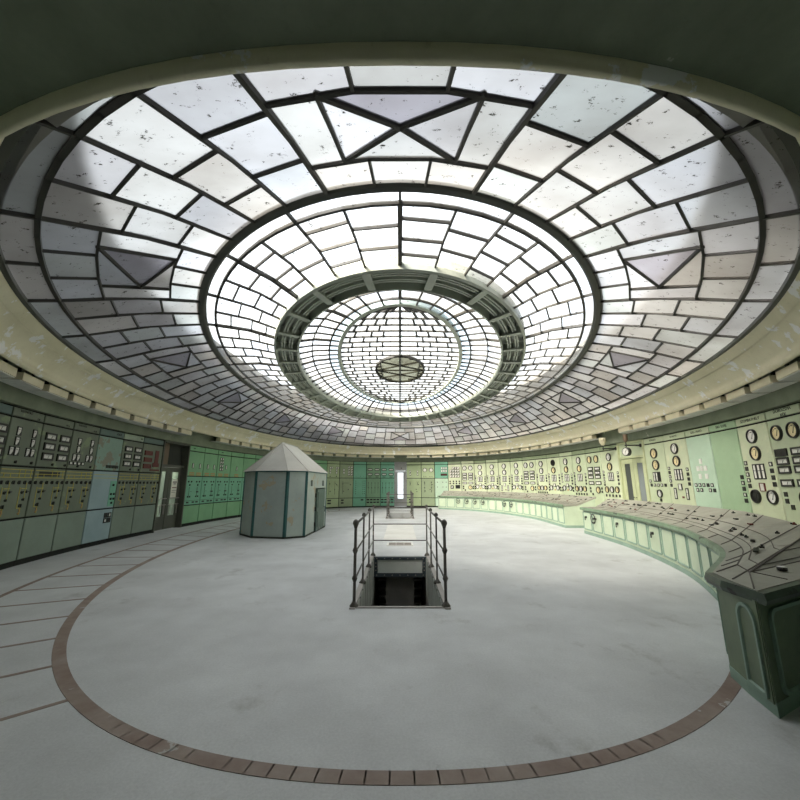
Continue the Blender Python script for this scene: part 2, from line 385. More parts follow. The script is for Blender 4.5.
# the recess behind the camera at the near end
mb = MB()
x0, y0 = WALL.at(OPEN).x, WALL.at(OPEN).y
mb.box(x0 - 0.2, x0, -2.6, y0 - 0.1, 0, 2.9); struct(mb.build('wall_left', M_WALL))
mb = MB(); mb.box(-x0, -x0 + 0.2, -2.6, y0 - 0.1, 0, 2.9); struct(mb.build('wall_right', M_WALL))
mb = MB(); mb.box(x0 - 0.2, -x0 + 0.2, -2.8, -2.6, 0, 3.1); struct(mb.build('wall_front', M_WALL))
mb = MB(); mb.box(x0 - 0.2, -x0 + 0.2, -2.8, y0 + 0.1, 2.9, 3.1); struct(mb.build('ceiling', M_CORN))
FASC = Oval(7.52, 12.27, 2.855, 2.3); FTOP = Oval(7.46, 12.20, 3.36, 2.3)
ring_sweep('trim_4', FASC, [(0, 0), (0.2, 0), (0.2, 0.5), (-0.06, 0.5)], M_CORN)
BLOW = Oval(7.12, 11.62, 3.24, 2.2); RIM = Oval(6.72, 11.54, 3.75, 2.12)
n = 256
SOF = [BLOW.pts(n), [p + Vector((0, 0, 0.10)) for p in BLOW.pts(n)], [p + Vector((0, 0, 0.0)) for p in FTOP.pts(n)]]
struct(loft('ceiling', [[p + Vector((0, 0, 0.06)) for p in Oval(7.15, 11.66, 3.24, 2.2).pts(n)], FTOP.pts(n)], M_CORN))
# cream band: concave cove with a bead and a fine groove
def lerp_ring(A, B, t, dz=0.0, push=0.0):
    r = []
    for p, q in zip(A, B):
        v = p.lerp(q, t); d = Vector((v.x, v.y - YC, 0)).normalized(); r.append(v + d * push + Vector((0, 0, dz)))
    return r
A, B = BLOW.pts(n), RIM.pts(n)
rings = [lerp_ring(A, B, 0, 0.06, 0.05), lerp_ring(A, B, 0, 0, 0.03), lerp_ring(A, B, 0, 0, 0), lerp_ring(A, B, 0.12, 0, 0.0), lerp_ring(A, B, 0.13, 0, 0.025)]
for t in (0.3, 0.5, 0.7): rings.append(lerp_ring(A, B, t, 0, 0.025 + 0.03 * math.sin(math.pi * t)))
rings += [lerp_ring(A, B, 0.72, 0, 0.02), lerp_ring(A, B, 0.73, 0, 0.05), lerp_ring(A, B, 0.745, 0, 0.02), lerp_ring(A, B, 1.0, 0, 0.03)]
struct(loft('trim_5', rings, M_CREAM))
ring_sweep('trim_6', Oval(6.72, 11.54, 3.76, 2.12), [(0.05, -0.02), (-0.025, -0.02), (-0.025, 0.07), (0.05, 0.10)], M_BEAM)['kind'] = 'structure'
for o in COL.objects:
    if o.name.startswith('trim_4'): o['kind'] = 'structure'
# unseen attic wall and roof ring, added and shaped to darken the outer panes
ring_sweep('wall_light_blocker', Oval(8.1, 12.9, 2.9, 2.3), [(0, 0), (0.3, 0), (0.3, 3.3), (0, 3.3)], M_CONC)['kind'] = 'structure'
ring_sweep('ceiling_light_blocker', Oval(8.2, 13.0, 6.1, 2.3), [(0.2, 0), (-1.9, 0), (-1.9, 0.15), (0.2, 0.15)], M_CONC)['kind'] = 'structure'
ring_sweep('floor_attic', Oval(7.3, 11.9, 3.70, 2.2), [(0.9, 0.05), (-0.6, 0.12), (-0.6, 0.16), (0.9, 0.10)], M_CONC)['kind'] = 'structure'

# ------------------------------------------------------------------ skylight
ROW1 = Oval(6.44, 11.33, 3.90, 2.08); MAIN_O = Oval(5.07, 9.40, 4.66); MAIN_I = Oval(4.98, 9.28, 4.70)
ROW2 = Oval(4.84, 9.0, 4.75); LAT_O = Oval(3.62, 7.50, 4.86); LAT_I = Oval(3.14, 6.76, 4.98)
LAN = Oval(1.98, 5.24, 5.34); ROW3 = Oval(2.28, 5.60, 5.28); DISC = Oval(0.825, 1.517, 5.50)
class Zone:
    def __init__(z, outer, inner, bulge=0.0): z.o, z.i, z.b = outer, inner, bulge
    def p(z, s, t):
        v = z.o.at(s).lerp(z.i.at(s), t); v.z += z.b * math.sin(math.pi * t); return v
class Glaze:
    def __init__(g): g.bars = MB(); g.pane = MB(); g.cols = []
    def cell(g, P, col):
        g.pane.add(P, [tuple(range(len(P)))]); g.cols.append(col)
    def bar(g, p, q, w=0.035, h=0.05, dz=-0.01): g.bars.bar(p + Vector((0, 0, dz)), q + Vector((0, 0, dz)), w, h, ext=w * 0.3)
    def finish(g, name, mat=None):
        mat = mat or M_GLASS
        b = struct(g.bars.build(name, M_BAR))
        me = g.pane.mesh('pane', mat)
        a = me.color_attributes.new('tint', 'FLOAT_COLOR', 'CORNER'); k = 0; buf = []
        for f, c in zip(me.polygons, g.cols): buf += [*c, 1.0] * f.loop_total
        a.data.foreach_set('color', buf)
        o = link('pane', me, b)
        return b
rnd = random.Random(3)
def tint(kind='outer'):
    if kind == 'outer':
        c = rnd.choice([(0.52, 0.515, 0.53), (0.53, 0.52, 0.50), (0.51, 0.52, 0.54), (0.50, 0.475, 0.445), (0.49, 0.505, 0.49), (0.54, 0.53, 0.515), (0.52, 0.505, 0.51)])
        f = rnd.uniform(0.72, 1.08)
    elif kind == 'inner':
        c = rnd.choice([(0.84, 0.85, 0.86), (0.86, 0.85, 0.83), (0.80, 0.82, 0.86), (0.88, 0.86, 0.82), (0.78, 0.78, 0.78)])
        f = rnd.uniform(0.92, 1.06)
    elif kind == 'blue':
        c = (0.70, 0.80, 0.88); f = rnd.uniform(0.9, 1.05)
    elif kind == 'violet':
        c = (0.30, 0.285, 0.31); f = rnd.uniform(0.85, 1.05)
    elif kind == 'bright':
        c = (0.93, 0.93, 0.92); f = rnd.uniform(0.95, 1.03)
    else:
        c = (0.24, 0.24, 0.18); f = rnd.uniform(0.85, 1.05)
    return tuple(min(1, x * f) for x in c)
def arc_bar(g, Z, s0, s1, t, w=0.035, h=0.05, n=1):
    for i in range(n): g.bar(Z.p(s0 + (s1 - s0) * i / n, t), Z.p(s0 + (s1 - s0) * (i + 1) / n, t), w, h)
def ray_bar(g, Z, s, t0, t1, w=0.035, h=0.05, n=2):
    for i in range(n): g.bar(Z.p(s, t0 + (t1 - t0) * i / n), Z.p(s, t0 + (t1 - t0) * (i + 1) / n), w, h)
def quad(Z, s0, s1, t0, t1):
    sm = (s0 + s1) / 2
    return [Z.p(s0, t0), Z.p(sm, t0), Z.p(s1, t0), Z.p(s1, t1), Z.p(sm, t1), Z.p(s0, t1)]
def rows(g, Z, s0, s1, joints, tk, w=0.035):
    t = [0] + list(joints) + [1]
    for a, b in zip(t[:-1], t[1:]): g.cell(quad(Z, s0, s1, a, b), tint(tk))
    for j in joints: arc_bar(g, Z, s0, s1, j, w)
# zone 1: border row, brick rows and twelve triangle motifs
g = Glaze(); ZB = Zone(Oval(6.70, 11.52, 3.79, 2.12), ROW1); Z1 = Zone(ROW1, MAIN_O, 0.05)
U = 1 / 84.0
for k in range(12):
    c = k * 7 * U
    e0, e1 = c - 1.5 * U, c + 1.5 * U
    for e in (e0, e1):
        ray_bar(g, ZB, e, 0, 1, 0.035, 0.05, 1); ray_bar(g, Z1, e, 0, 1, 0.042 if k == 0 else 0.032, 0.05)
    g.cell(quad(ZB, e0, c, 0, 1), tint()); g.cell(quad(ZB, c, e1, 0, 1), tint())
    for j in range(2):
        a = e1 + 2 * U * j; g.cell(quad(ZB, a, a + 2 * U, 0, 1), tint())
    ray_bar(g, ZB, e1 + 2 * U, 0, 1, 0.03, 0.045, 1); ray_bar(g, ZB, c, 0, 1, 0.03, 0.045, 1)
    t0, t1 = 0.26, 0.74
    for j in range(3):
        a = e0 + U * j
        g.cell(quad(Z1, a, a + U, 0, t0), tint()); g.cell(quad(Z1, a, a + U, t1, 1), tint())
        if j: ray_bar(g, Z1, a, 0, t0, 0.026, 0.04, 1); ray_bar(g, Z1, a, t1, 1, 0.026, 0.04, 1)
    arc_bar(g, Z1, e0, e1, t0, 0.028, 0.045, 3); arc_bar(g, Z1, e0, e1, t1, 0.028, 0.045, 3)
    P = Z1.p
    if k in (0, 6):
        i0, i1, tm = c - 0.9 * U, c + 0.9 * U, 0.5
        for a, b in ((e0, i0), (i1, e1)): g.cell(quad(Z1, a, b, t0, t1), tint())
        ray_bar(g, Z1, i0, t0, t1, 0.03, 0.045); ray_bar(g, Z1, i1, t0, t1, 0.03, 0.045)
        a0, a1, b0, b1, m = P(i0, t0), P(i1, t0), P(i0, t1), P(i1, t1), P(c, tm)
        g.cell([a0, a1, m], tint('violet')); g.cell([b1, b0, m], tint()); g.cell([a0, m, b0], tint()); g.cell([a1, b1, m], tint())
        for q in (a0, a1, b0, b1): g.bar(q, m, 0.034, 0.05)
    else:
        near, far = (e0, e1) if k < 6 else (e1, e0)
        n1 = near + (far - near) * 0.22; f1 = near + (far - near) * 0.78
        g.cell(quad(Z1, min(near, n1), max(near, n1), t0, t1), tint()); g.cell(quad(Z1, min(far, f1), max(far, f1), t0, t1), tint())
        a0, a1, b0, b1, m = P(n1, t0), P(n1, t1), P(f1, t0), P(f1, t1), P(f1, 0.52)
        mid0, mid1 = P((n1 + f1) / 2, t0), P((n1 + f1) / 2, t1)
        g.cell([a0, a1, m], tint('violet')); g.cell([a0, m, b0], tint()); g.cell([a1, b1, m], tint())
        for q, r_ in ((a0, a1), (a0, m), (a1, m), (b0, b1)): g.bar(q, r_, 0.030, 0.045)
    for j in range(4):
        a = e1 + U * j; jt = [(0.30, 0.66), (0.40, 0.74), (0.24, 0.58), (0.36, 0.70)][j]
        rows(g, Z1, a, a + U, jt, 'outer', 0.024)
        if j: ray_bar(g, Z1, a, 0, 1, 0.026, 0.04)
arc_bar(g, Z1, 0, 1, 0, 0.045, 0.055, 168)
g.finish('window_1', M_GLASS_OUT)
ring_sweep('trim_7', MAIN_I, [(0.14, -0.02), (0.09, -0.06), (0.02, -0.07), (-0.02, -0.03), (-0.02, 0.03), (0.14, 0.0)], M_BEAM)['kind'] = 'structure'
# zone 2
g = Glaze(); ZB = Zone(MAIN_I, ROW2); Z2 = Zone(ROW2, LAT_O, 0.05); U = 1 / 64.0
for k in range(16):
    for j in range(4):
        a = (k * 4 + j) * U
        if j % 2 == 0:
            g.cell(quad(ZB, a, a + U, 0, 1), tint('inner')); g.cell(quad(ZB, a + U, a + 2 * U, 0, 1), tint('inner')); ray_bar(g, ZB, a, 0, 1, 0.03, 0.05, 1)
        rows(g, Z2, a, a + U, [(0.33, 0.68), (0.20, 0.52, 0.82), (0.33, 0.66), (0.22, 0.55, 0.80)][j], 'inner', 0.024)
        ray_bar(g, Z2, a, 0, 1, 0.06 if j == 0 else 0.026, 0.06 if j == 0 else 0.04)
arc_bar(g, Z2, 0, 1, 0, 0.04, 0.05, 128)
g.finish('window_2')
# lattice ring: two hoops, cross plates and slats
lat = struct(ring_sweep('trim_8', LAT_O, [(0.05, -0.10), (0.0, -0.12), (0.0, 0.16), (0.05, 0.16)], M_LAT))
inner = ring_sweep('inner_hoop', LAT_I, [(0.0, -0.14), (-0.05, -0.12), (-0.05, 0.12), (0.0, 0.12)], M_LAT, parent=lat)
mb = MB()
nn_ = 128
ZL = Zone(LAT_O, LAT_I)
for t in (0.26, 0.38, 0.62, 0.74):
    for i in range(nn_):
        mb.bar(ZL.p(i / nn_, t) + Vector((0, 0, -0.01)), ZL.p((i + 1) / nn_, t) + Vector((0, 0, -0.01)), 0.035, 0.10, ext=0.005)
mb.build('slat', M_LAT, lat)
for k in range(32):
    mb = MB(); s = (k + 0.5) / 32
    p, q = ZL.p(s, 0.0), ZL.p(s, 1.0)
    mb.bar(p + Vector((0, 0, 0.0)), q + Vector((0, 0, -0.02)), 0.05, 0.19)
    mb.bar(p + Vector((0, 0, -0.09)), q + Vector((0, 0, -0.11)), 0.14, 0.02)
    mb.build('cross_plate', M_LAT, lat)
mb = MB()
# glass above the ring
g = Glaze(); ZC = Zone(Oval(3.62, 7.50, 5.0), Oval(3.14, 6.76, 5.08))
mb = MB()
for k in range(128): mb.add([ZC.p(k / 128, 0), ZC.p((k + 1) / 128, 0), ZC.p((k + 1) / 128, 1), ZC.p(k / 128, 1), ZC.p(k / 128, 0) + Vector((0, 0, 0.03)), ZC.p((k + 1) / 128, 0) + Vector((0, 0, 0.03)), ZC.p((k + 1) / 128, 1) + Vector((0, 0, 0.03)), ZC.p(k / 128, 1) + Vector((0, 0, 0.03))], [(3, 2, 1, 0), (4, 5, 6, 7), (0, 1, 5, 4), (2, 3, 7, 6)])
mb.build('top_plate', M_LAT, lat)
# zone 3
g = Glaze(); Z3 = Zone(Oval(3.10, 6.72, 4.98), ROW3, 0.04); ZB = Zone(ROW3, LAN); U = 1 / 64
for k in range(64):
    a = k * U
    rows(g, Z3, a, a + U, (0.42,), 'inner', 0.03); g.cell(quad(ZB, a, a + U, 0, 1), tint('blue'))
    ray_bar(g, Z3, a, 0, 1, 0.065 if k % 4 == 0 else 0.03, 0.06 if k % 4 == 0 else 0.045); ray_bar(g, ZB, a, 0, 1, 0.03, 0.045, 1)
arc_bar(g, Z3, 0, 1, 1, 0.04, 0.05, 128)
g.finish('window_3')
ring_sweep('trim_9', LAN, [(0.05, -0.05), (-0.05, -0.06), (-0.06, 0.10), (0.05, 0.08)], M_LAT)['kind'] = 'structure'
# lantern: shallow oval dome with straight cross courses and stepped joints
def dome(x, y):
    u, v = x / 1.93, (y - YC) / 5.19
    return Vector((x, y, 5.36 + 0.06 * max(0.0, 1 - u * u - v * v)))
g = Glaze(); b5 = 5.19; nrow = 26
def halfw(y): return 1.93 * math.sqrt(max(0.0, 1 - ((y - YC) / b5) ** 2))
def inside_disc(x, y): return (x / 0.80) ** 2 + ((y - YC) / 1.48) ** 2 < 1
for r in range(nrow):
    ya = YC - b5 + 2 * b5 * r / nrow; yb = ya + 2 * b5 / nrow; ym = (ya + yb) / 2; w = min(halfw(ya), halfw(yb)) if 0 < r < nrow - 1 else 0
    wm = halfw(ym)
    if wm < 0.1: continue
    for sgn in (-1, 1):
        fr = [0.0, 0.30 + 0.10 * (r % 2), 0.52 + 0.12 * (r % 2), 0.82 + 0.06 * (r % 2)]
        for i, f in enumerate(fr):
            f2 = fr[i + 1] if i < 3 else 1.0
            xa0, xa1, xb0, xb1 = f * halfw(ya), f2 * halfw(ya), f * halfw(yb), f2 * halfw(yb)
            P = [dome(sgn * xa0, ya), dome(sgn * xa1, ya), dome(sgn * xb1, yb), dome(sgn * xb0, yb)]
            P = [p for q, p in enumerate(P) if all((p - P[z]).length > 1e-3 for z in range(q))]
            if len(P) < 3: continue
            if all(inside_disc(p.x, p.y) for p in P): continue
            g.cell(P, tint('bright'))
            if i and not inside_disc(xa0, ym): g.bar(dome(sgn * xa0, ya), dome(sgn * xb0, yb), 0.045, 0.06)
    hw = halfw(ya)
    if hw > 0.1:
        x = -hw
        for i in range(12):
            xa, xb = -hw + 2 * hw * i / 12, -hw + 2 * hw * (i + 1) / 12
            if not (inside_disc(xa, ya) and inside_disc(xb, ya)): g.bar(dome(xa, ya), dome(xb, ya), 0.032, 0.05)
for i in range(24):
    ya, yb = YC - b5 + 2 * b5 * i / 24, YC - b5 + 2 * b5 * (i + 1) / 24
    g.bar(dome(0, ya), dome(0, yb), 0.06, 0.07)
g.finish('window_4')
# central oval disc with a lattice of bars
mb = MB(); g = Glaze(); D2 = Oval(0.84, 1.54, 5.40)
cc = Vector((0, YC, 5.40))
for k in range(48): g.cell([cc, D2.at(k / 48), D2.at((k + 1) / 48)], tint('olive'))
for k in range(48): g.bar(D2.at(k / 48), D2.at((k + 1) / 48), 0.06, 0.08)
for a, b in ((0.0, 0.5), (0.25, 0.75), (0.12, 0.38), (0.62, 0.88), (0.12, 0.75), (0.38, 0.75), (0.62, 0.25), (0.88, 0.25)):
    g.bar(D2.at(a), D2.at(b), 0.035, 0.05)
g.finish('window_5')

# ------------------------------------------------------------------ instruments (face the room along local -y)
def mk_round(r):
    def f(mb):
        mb.lathe_y([(r * 0.80, 0.0), (r * 0.80, -0.022), (r * 0.86, -0.045), (r * 0.97, -0.040), (r, -0.02), (r, 0.0)], 28)
    return f
def mk_dial(r):
    def f(mb):
        mb.disc_y(r * 0.82, -0.018, 28, 0)
        mb.disc_y(r * 0.10, -0.021, 10, 1, (0, 0, -r * 0.30))
        mb.bar((0, -0.021, -r * 0.30), (r * 0.30, -0.021, r * 0.40), 0.008, 0.006, 1, up=(0, 1, 0))
        for k in range(9):
            a = R(30 + 15 * k); mb.bar((math.cos(a) * r * 0.62, -0.020, math.sin(a) * r * 0.62 - r * 0.1), (math.cos(a) * r * 0.74, -0.020, math.sin(a) * r * 0.74 - r * 0.1), 0.006, 0.004, 1, up=(0, 1, 0))
        mb.disc_y(r * 0.09, -0.021, 10, 1, (0, 0, r * 0.55))
    return f
def round_gauge(par, x, z, r=0.145, face=M_WHITE, y=0.0):
    g = inst(('rg', r), 'gauge', mk_round(r), M_BLACK, par, (x, y, z))
    inst(('rd', r, face.name), 'dial', mk_dial(r), [face, M_BLACK], g, (0, 0, 0))
    return g
def mk_frame(w, h, b, d):
    def f(mb):
        mb.box(-w / 2, w / 2, -d, 0, h / 2 - b, h / 2); mb.box(-w / 2, w / 2, -d, 0, -h / 2, -h / 2 + b)
        mb.box(-w / 2, -w / 2 + b, -d, 0, -h / 2 + b, h / 2 - b); mb.box(w / 2 - b, w / 2, -d, 0, -h / 2 + b, h / 2 - b)
    return f
def mk_face(w, h, y, style):
    def f(mb):
        mb.box(-w / 2, w / 2, y, 0, -h / 2, h / 2, 0)
        if style == 'wide':
            mb.bar((0, y - 0.002, -h * 0.42), (w * 0.12, y - 0.002, h * 0.3), 0.006, 0.004, 1, up=(0, 1, 0))
            mb.box(-w * 0.36, w * 0.36, y - 0.002, y, h * 0.30, h * 0.36, 1)
        elif style == 'strip':
            mb.box(-w * 0.5, w * 0.5, y - 0.002, y, h * 0.05, h * 0.09, 1)
        elif style == 'flag':
            mb.add([(-w * 0.05, y - 0.002, -h / 2), (w / 2, y - 0.002, -h / 2), (w / 2, y - 0.002, h * 0.0)], [(0, 1, 2)], 1); mb.box(-w * 0.3, w * 0.2, y - 0.002, y, h * 0.22, h * 0.28, 1)
    return f
def meter(par, x, z, w=0.24, h=0.11, face=M_WHITE, kind='wide', frame=M_BLACK, name='meter', y=0.0, b=None):
    b = b or min(w, h) * 0.24
    g = inst(('mf', w, h, b, frame.name), name, mk_frame(w, h, b, 0.014 if min(w, h) < 0.13 else 0.026), frame, par, (x, y, z))
    inst(('mi', w, h, b, kind, face.name), 'dial', mk_face(w - 2 * b, h - 2 * b, -0.011 if min(w, h) < 0.13 else -0.018, kind), [face, M_BLACK], g, (0, 0, 0))
    return g
def knob(par, x, z, r=0.03, y=0.0, rot=0):
    def f(mb):
        mb.lathe_y([(r, 0), (r, -0.010), (r * 0.7, -0.016), (0.001, -0.016)], 14)
        mb.box(-r * 0.28, r * 0.28, -0.030, -0.016, -r * 0.95, r * 0.95)
    return inst(('kn', r), 'switch_knob', f, M_BLACK, par, (x, y, z), (0, R(rot), 0))
def tag_plate(par, x, z, w, h, mat, name='label_plate'):
    def f(mb): mb.box(-w / 2, w / 2, -0.006, 0, -h / 2, h / 2)
    return inst(('tp', w, h, mat.name), name, f, mat, par, (x, 0, z))
def lines(par, segs, mat, name='mimic_lines', w=0.012):
    mb = MB()
    for x0, z0, x1, z1 in segs: mb.bar((x0, -0.003, z0), (x1, -0.003, z1), w, 0.006, up=(0, 1, 0), ext=w / 2)
    return mb.build(name, mat, par)

# ------------------------------------------------------------------ switchboards round the wall
def frame_at(s0, s1):
    A, B = WALL.at(s0), WALL.at(s1); d = (B - A); return A, B, d.length, math.atan2(d.y, d.x)
def panel_box(mb, w, z0, z1, g=0.017, d=0.06):
    x0, x1 = -w / 2 + g, w / 2 - g; c = 0.008; z0 += g; z1 -= g
    vs = [(x0, 0.04, z0), (x1, 0.04, z0), (x1, 0.04, z1), (x0, 0.04, z1), (x0, c, z0), (x1, c, z0), (x1, c, z1), (x0, c, z1),
          (x0 + c, 0, z0 + c), (x1 - c, 0, z0 + c), (x1 - c, 0, z1 - c), (x0 + c, 0, z1 - c)]
    mb.add(vs, [(3, 2, 1, 0), (8, 9, 10, 11)] + [(a + i, a + (i + 1) % 4, a + 4 + (i + 1) % 4, a + 4 + i) for a in (0, 4) for i in range(4)])
def make_panel(s0, s1, label, mats, zs, fill, text=None, name='switchboard'):
    """zs: heights of the joints from the floor up; mats: one per plate; the top plate is the name plate"""
    A, B, w, rz = frame_at(s0, s1)
    root = thing(name, label, 'switchboard', (A + B) / 2, rz, 'switchboards round the wall')
    mb = MB(); mb.box(-w / 2 + 0.002, w / 2 - 0.002, 0.032, 0.11, 0.0, 2.85); mb.build('cabinet_frame', M_GAP, root)
    names = ['lower_plate', 'middle_plate', 'upper_plate', 'name_plate'] if len(mats) == 4 else ['main_plate', 'name_plate']
    for i, m in enumerate(mats):
        mb = MB(); panel_box(mb, w, zs[i], zs[i + 1]); mb.build(names[i], m, root)
    fill(root, w)
    if text:
        for k, (tx, dx, dz, sz) in enumerate(text): lettering(tx, sz, root, (dx * w, -0.002, (zs[-2] + zs[-1]) / 2 + dz))
    return root
ZL3 = (0.09, 0.86, 1.80, 2.66, 2.845); ZF3 = (0.06, 0.58, 1.80, 2.66, 2.845); ZG3 = (0.09, 0.72, 1.74, 2.64, 2.845)
ZR2 = (0.06, 2.66, 2.845)

def mimic_left(root, w, cols=2, bus=True, dark=False):
    sg = []
    if bus:
        for z in (1.74, 1.67, 1.60): sg.append((-w * 0.46, z, w * 0.46, z))
        for f in (-0.38, -0.2, 0.05, 0.22, 0.4): sg.append((w * f, 1.60, w * f, 1.745 if f > 0 else 1.66))
    for c in range(cols):
        x = w * (-0.25 + 0.5 * c); sg += [(x - 0.08, 1.42, x - 0.08, 1.05), (x - 0.08, 1.05, x + 0.02, 1.05), (x + 0.02, 1.05, x + 0.02, 0.93), (x + 0.07, 1.50, x + 0.07, 1.2), (x - 0.04, 1.40, x + 0.10, 1.40)]
    lines(root, sg, M_YEL)
    for i in range(6): knob(root, w * (-0.42 + 0.168 * i), 1.51, 0.034)
    for c in range(cols):
        x = w * (-0.25 + 0.5 * c)
        knob(root, x - 0.02, 1.33, 0.026, rot=40); knob(root, x + 0.11, 1.34, 0.026, rot=70); knob(root, x + 0.04, 1.20, 0.022); knob(root, x, 1.09, 0.034)
        lines(root, [(x + 0.0, 1.02, x + 0.03, 0.98), (x + 0.03, 0.98, x - 0.01, 0.95)], M_ORG, 'warning_mark', 0.02)
def squares_upper(root, w, small_row=False):
    for f in (-0.22, 0.26):
        x = f * w
        for z in (2.42, 2.24): meter(root, x, z, 0.115, 0.16, M_WHITE, 'flag', name='indicator', b=0.016)
        for dx in (-0.068, 0.068): meter(root, x + dx - 0.03, 2.06, 0.115, 0.16, M_WHITE, 'flag', name='indicator', b=0.016)
        knob(root, x + 0.06, 1.87, 0.026)
    if small_row:
        for i in range(4): meter(root, w * (-0.40 + 0.14 * i), 1.93, 0.10, 0.075, M_WHITE, 'plain', name='indicator', b=0.016)
def wide6(root, w, zz=(2.42, 2.22, 2.02), face=M_WHITE):
    for f in (-0.22, 0.25):
        for z in zz: meter(root, f * w, z, w * 0.34, 0.15, face, 'wide')
    knob(root, -0.02, 1.87, 0.026); knob(root, w * 0.4, 1.87, 0.026)

LEFT = [ -30, 14.2, 46, 75, 101, 125, 145, 164.5 ]
def fl0(r, w): wide6(r, w); mimic_left(r, w)
def fl1(r, w): squares_upper(r, w); mimic_left(r, w)
def fl2(r, w):
    wide6(r, w); mimic_left(r, w)
    mb = MB(); mb.box(-w * 0.35, w * 0.30, -0.004, 0, 1.63, 1.72); mb.build('scorch_patch', M_BLACK, r)
def fl3(r, w): squares_upper(r, w, True); mimic_left(r, w)
def fl4(r, w):
    mb = MB(); mb.box(w * 0.22, w * 0.47, -0.006, 0, 0.92, 1.55); mb.build('teal_strip', P_F3, r)
    for z, f in ((1.45, 0.33), (1.22, 0.28), (1.22, 0.40), (1.1, 0.30), (1.1, 0.41), (1.0, 0.35)): knob(r, w * f, z, 0.028, y=-0.006)
    lines(r, [(-w * 0.45, z, w * 0.45, z) for z in (1.70, 1.62)], M_YEL)
    for i in range(4): meter(r, w * (-0.02 + 0.13 * i), 1.91, 0.10, 0.075, M_BLACK, 'plain', name='indicator', b=0.016)
    for i in range(2):
        for k in range(2): meter(r, w * (0.22 + 0.15 * i), 0.70 - 0.13 * k, 0.12, 0.12, M_BLACK if i == k else M_WHITE, 'plain', b=0.03)
def fl5(r, w): wide6(r, w); mimic_left(r, w)
def fl6(r, w):
    for z in (2.38, 2.18, 1.99): meter(r, -w * 0.22, z, w * 0.36, 0.13, M_RED, 'plain', M_RED)
    mb = MB(); mb.box(w * 0.12, w * 0.30, -0.012, 0, 2.02, 2.48); mb.box(w * 0.05, w * 0.36, -0.012, 0, 1.98, 2.10); mb.box(-w * 0.05, w * 0.4, -0.012, 0, 1.86, 1.91); mb.build('red_plate', M_RED, r)
    mimic_left(r, w)
LL = [(fl0, 'olive panel cut off at the far left, before the one with two indicator columns', (P_OLIVL, P_OLIVE, P_OLIVE, P_BLUET), None),
      (fl1, 'olive panel with two columns of square indicators and yellow lines, nearest the left edge', (P_OLIVL, P_OLIVE, P_OLIVE, P_OLIVE), [('KELENFÖLD', -0.1, 0.03, 0.06), ('120', 0.3, -0.05, 0.055)]),
      (fl2, 'olive panel with six black-framed meters and a scorched patch in its yellow lines', (P_OLIVL, P_OLIVE, P_OLIVE, P_OLIVE), [('M 51', 0.28, -0.04, 0.06)]),
      (fl3, 'olive panel with two columns of square indicators above a row of four small ones', (P_OLIVL, P_OLIVE, P_OLIVE, P_OLIVE), [('TARTALÉK', -0.2, 0.03, 0.06), ('M 52', 0.3, -0.04, 0.06)]),
      (fl4, 'peeling mint panel with a pale blue lower half and a bright teal strip', (P_BLUE, P_BLUE, P_MINT, P_BLUET), [('FŐKÚT', 0.28, 0.0, 0.07)]),
      (fl5, 'olive panel with six black-framed meters under a pale name plate', (P_OLIVL, P_OLIVE, P_OLIVE, P_PALE), [('350', 0.36, 0.0, 0.07)]),
      (fl6, 'olive panel with dark red plates, directly left of the double glass door', (P_OLIVL, P_OLIVE, P_OLIVE, P_BLUET), None)]
for i, (f, lb, ms, tx) in enumerate(LL):
    make_panel(wall_s(LEFT[i]) if LEFT[i] > 0 else wall_s(14.2) - 0.95 / WALL.len, wall_s(LEFT[i + 1]), lb, ms, ZL3, f, tx)

# bright green panels between the glass door and the far corner
def fg(var):
    def f(r, w):
        if var == 2:
            for a in range(2):
                for b in range(4): meter(r, w * (-0.27 + 0.14 * a), 2.47 - 0.14 * b, 0.11, 0.12, M_WHITE, 'flag', name='indicator', b=0.014)
            meter(r, w * 0.15, 2.15, 0.09, 0.17, M_WHITE, 'plain', name='indicator', b=0.012)
        elif var in (3, 4): meter(r, -0.02, 2.12, 0.09, 0.18, M_WHITE, 'plain', name='indicator', b=0.012)
        else:
            for q in (-0.2, 0.25): meter(r, w * q, 2.12, 0.09, 0.18, M_WHITE, 'plain', name='indicator', b=0.012)
        for q in ((-0.22, 0.22) if var not in (3, 4) else (0.0,)):
            for k in range(2): tag_plate(r, w * q, 1.86 - 0.07 * k, w * 0.3, 0.04, M_ORG)
        for q in (-0.36, -0.18, 0.14, 0.32): knob(r, w * q, 1.55, 0.028)
        for q in (-0.27, 0.23): knob(r, w * q, 1.43, 0.03); knob(r, w * q - 0.05, 1.02, 0.028); knob(r, w * q + 0.07, 1.02, 0.028)
        lines(r, [(-w * 0.27, 1.36, -w * 0.27, 0.98), (w * 0.23, 1.36, w * 0.23, 1.05), (-w * 0.46, 0.88, w * 0.46, 0.88), (-w * 0.2, 1.2, -w * 0.1, 1.2)], M_BLACK, 'mimic_lines', 0.01)
        for q, z in ((-0.3, 0.82), (0.05, 0.82), (0.28, 0.82), (0.25, 1.18)): meter(r, w * q, z, 0.13, 0.05, M_BLACK, 'plain', name='indicator', b=0.012)
    return f
GP = [190.5, 205.6, 219, 232, 244.5, 256]
sG = [wall_s(p) for p in GP]; s_end = wall_s(327.5)
m_ = 5
for i in range(1, m_ + 1): sG.append(sG[5] + (s_end - sG[5]) * i / m_)
GL = ['bright green panel with two white indicators, directly right of the double glass door',
      'bright green panel with two white indicators, second to the right of the glass door',
      'bright green panel with a block of eight white indicators, third right of the glass door',
      'bright green panel with a single white indicator, fourth right of the glass door',
      'bright green panel with one indicator, half hidden by the metal booth']
GL += ['green panel behind the metal booth, ' + q for q in ('just behind its left corner', 'second behind its left corner', 'behind the middle of its roof', 'second before its right corner', 'just inside its right corner')]
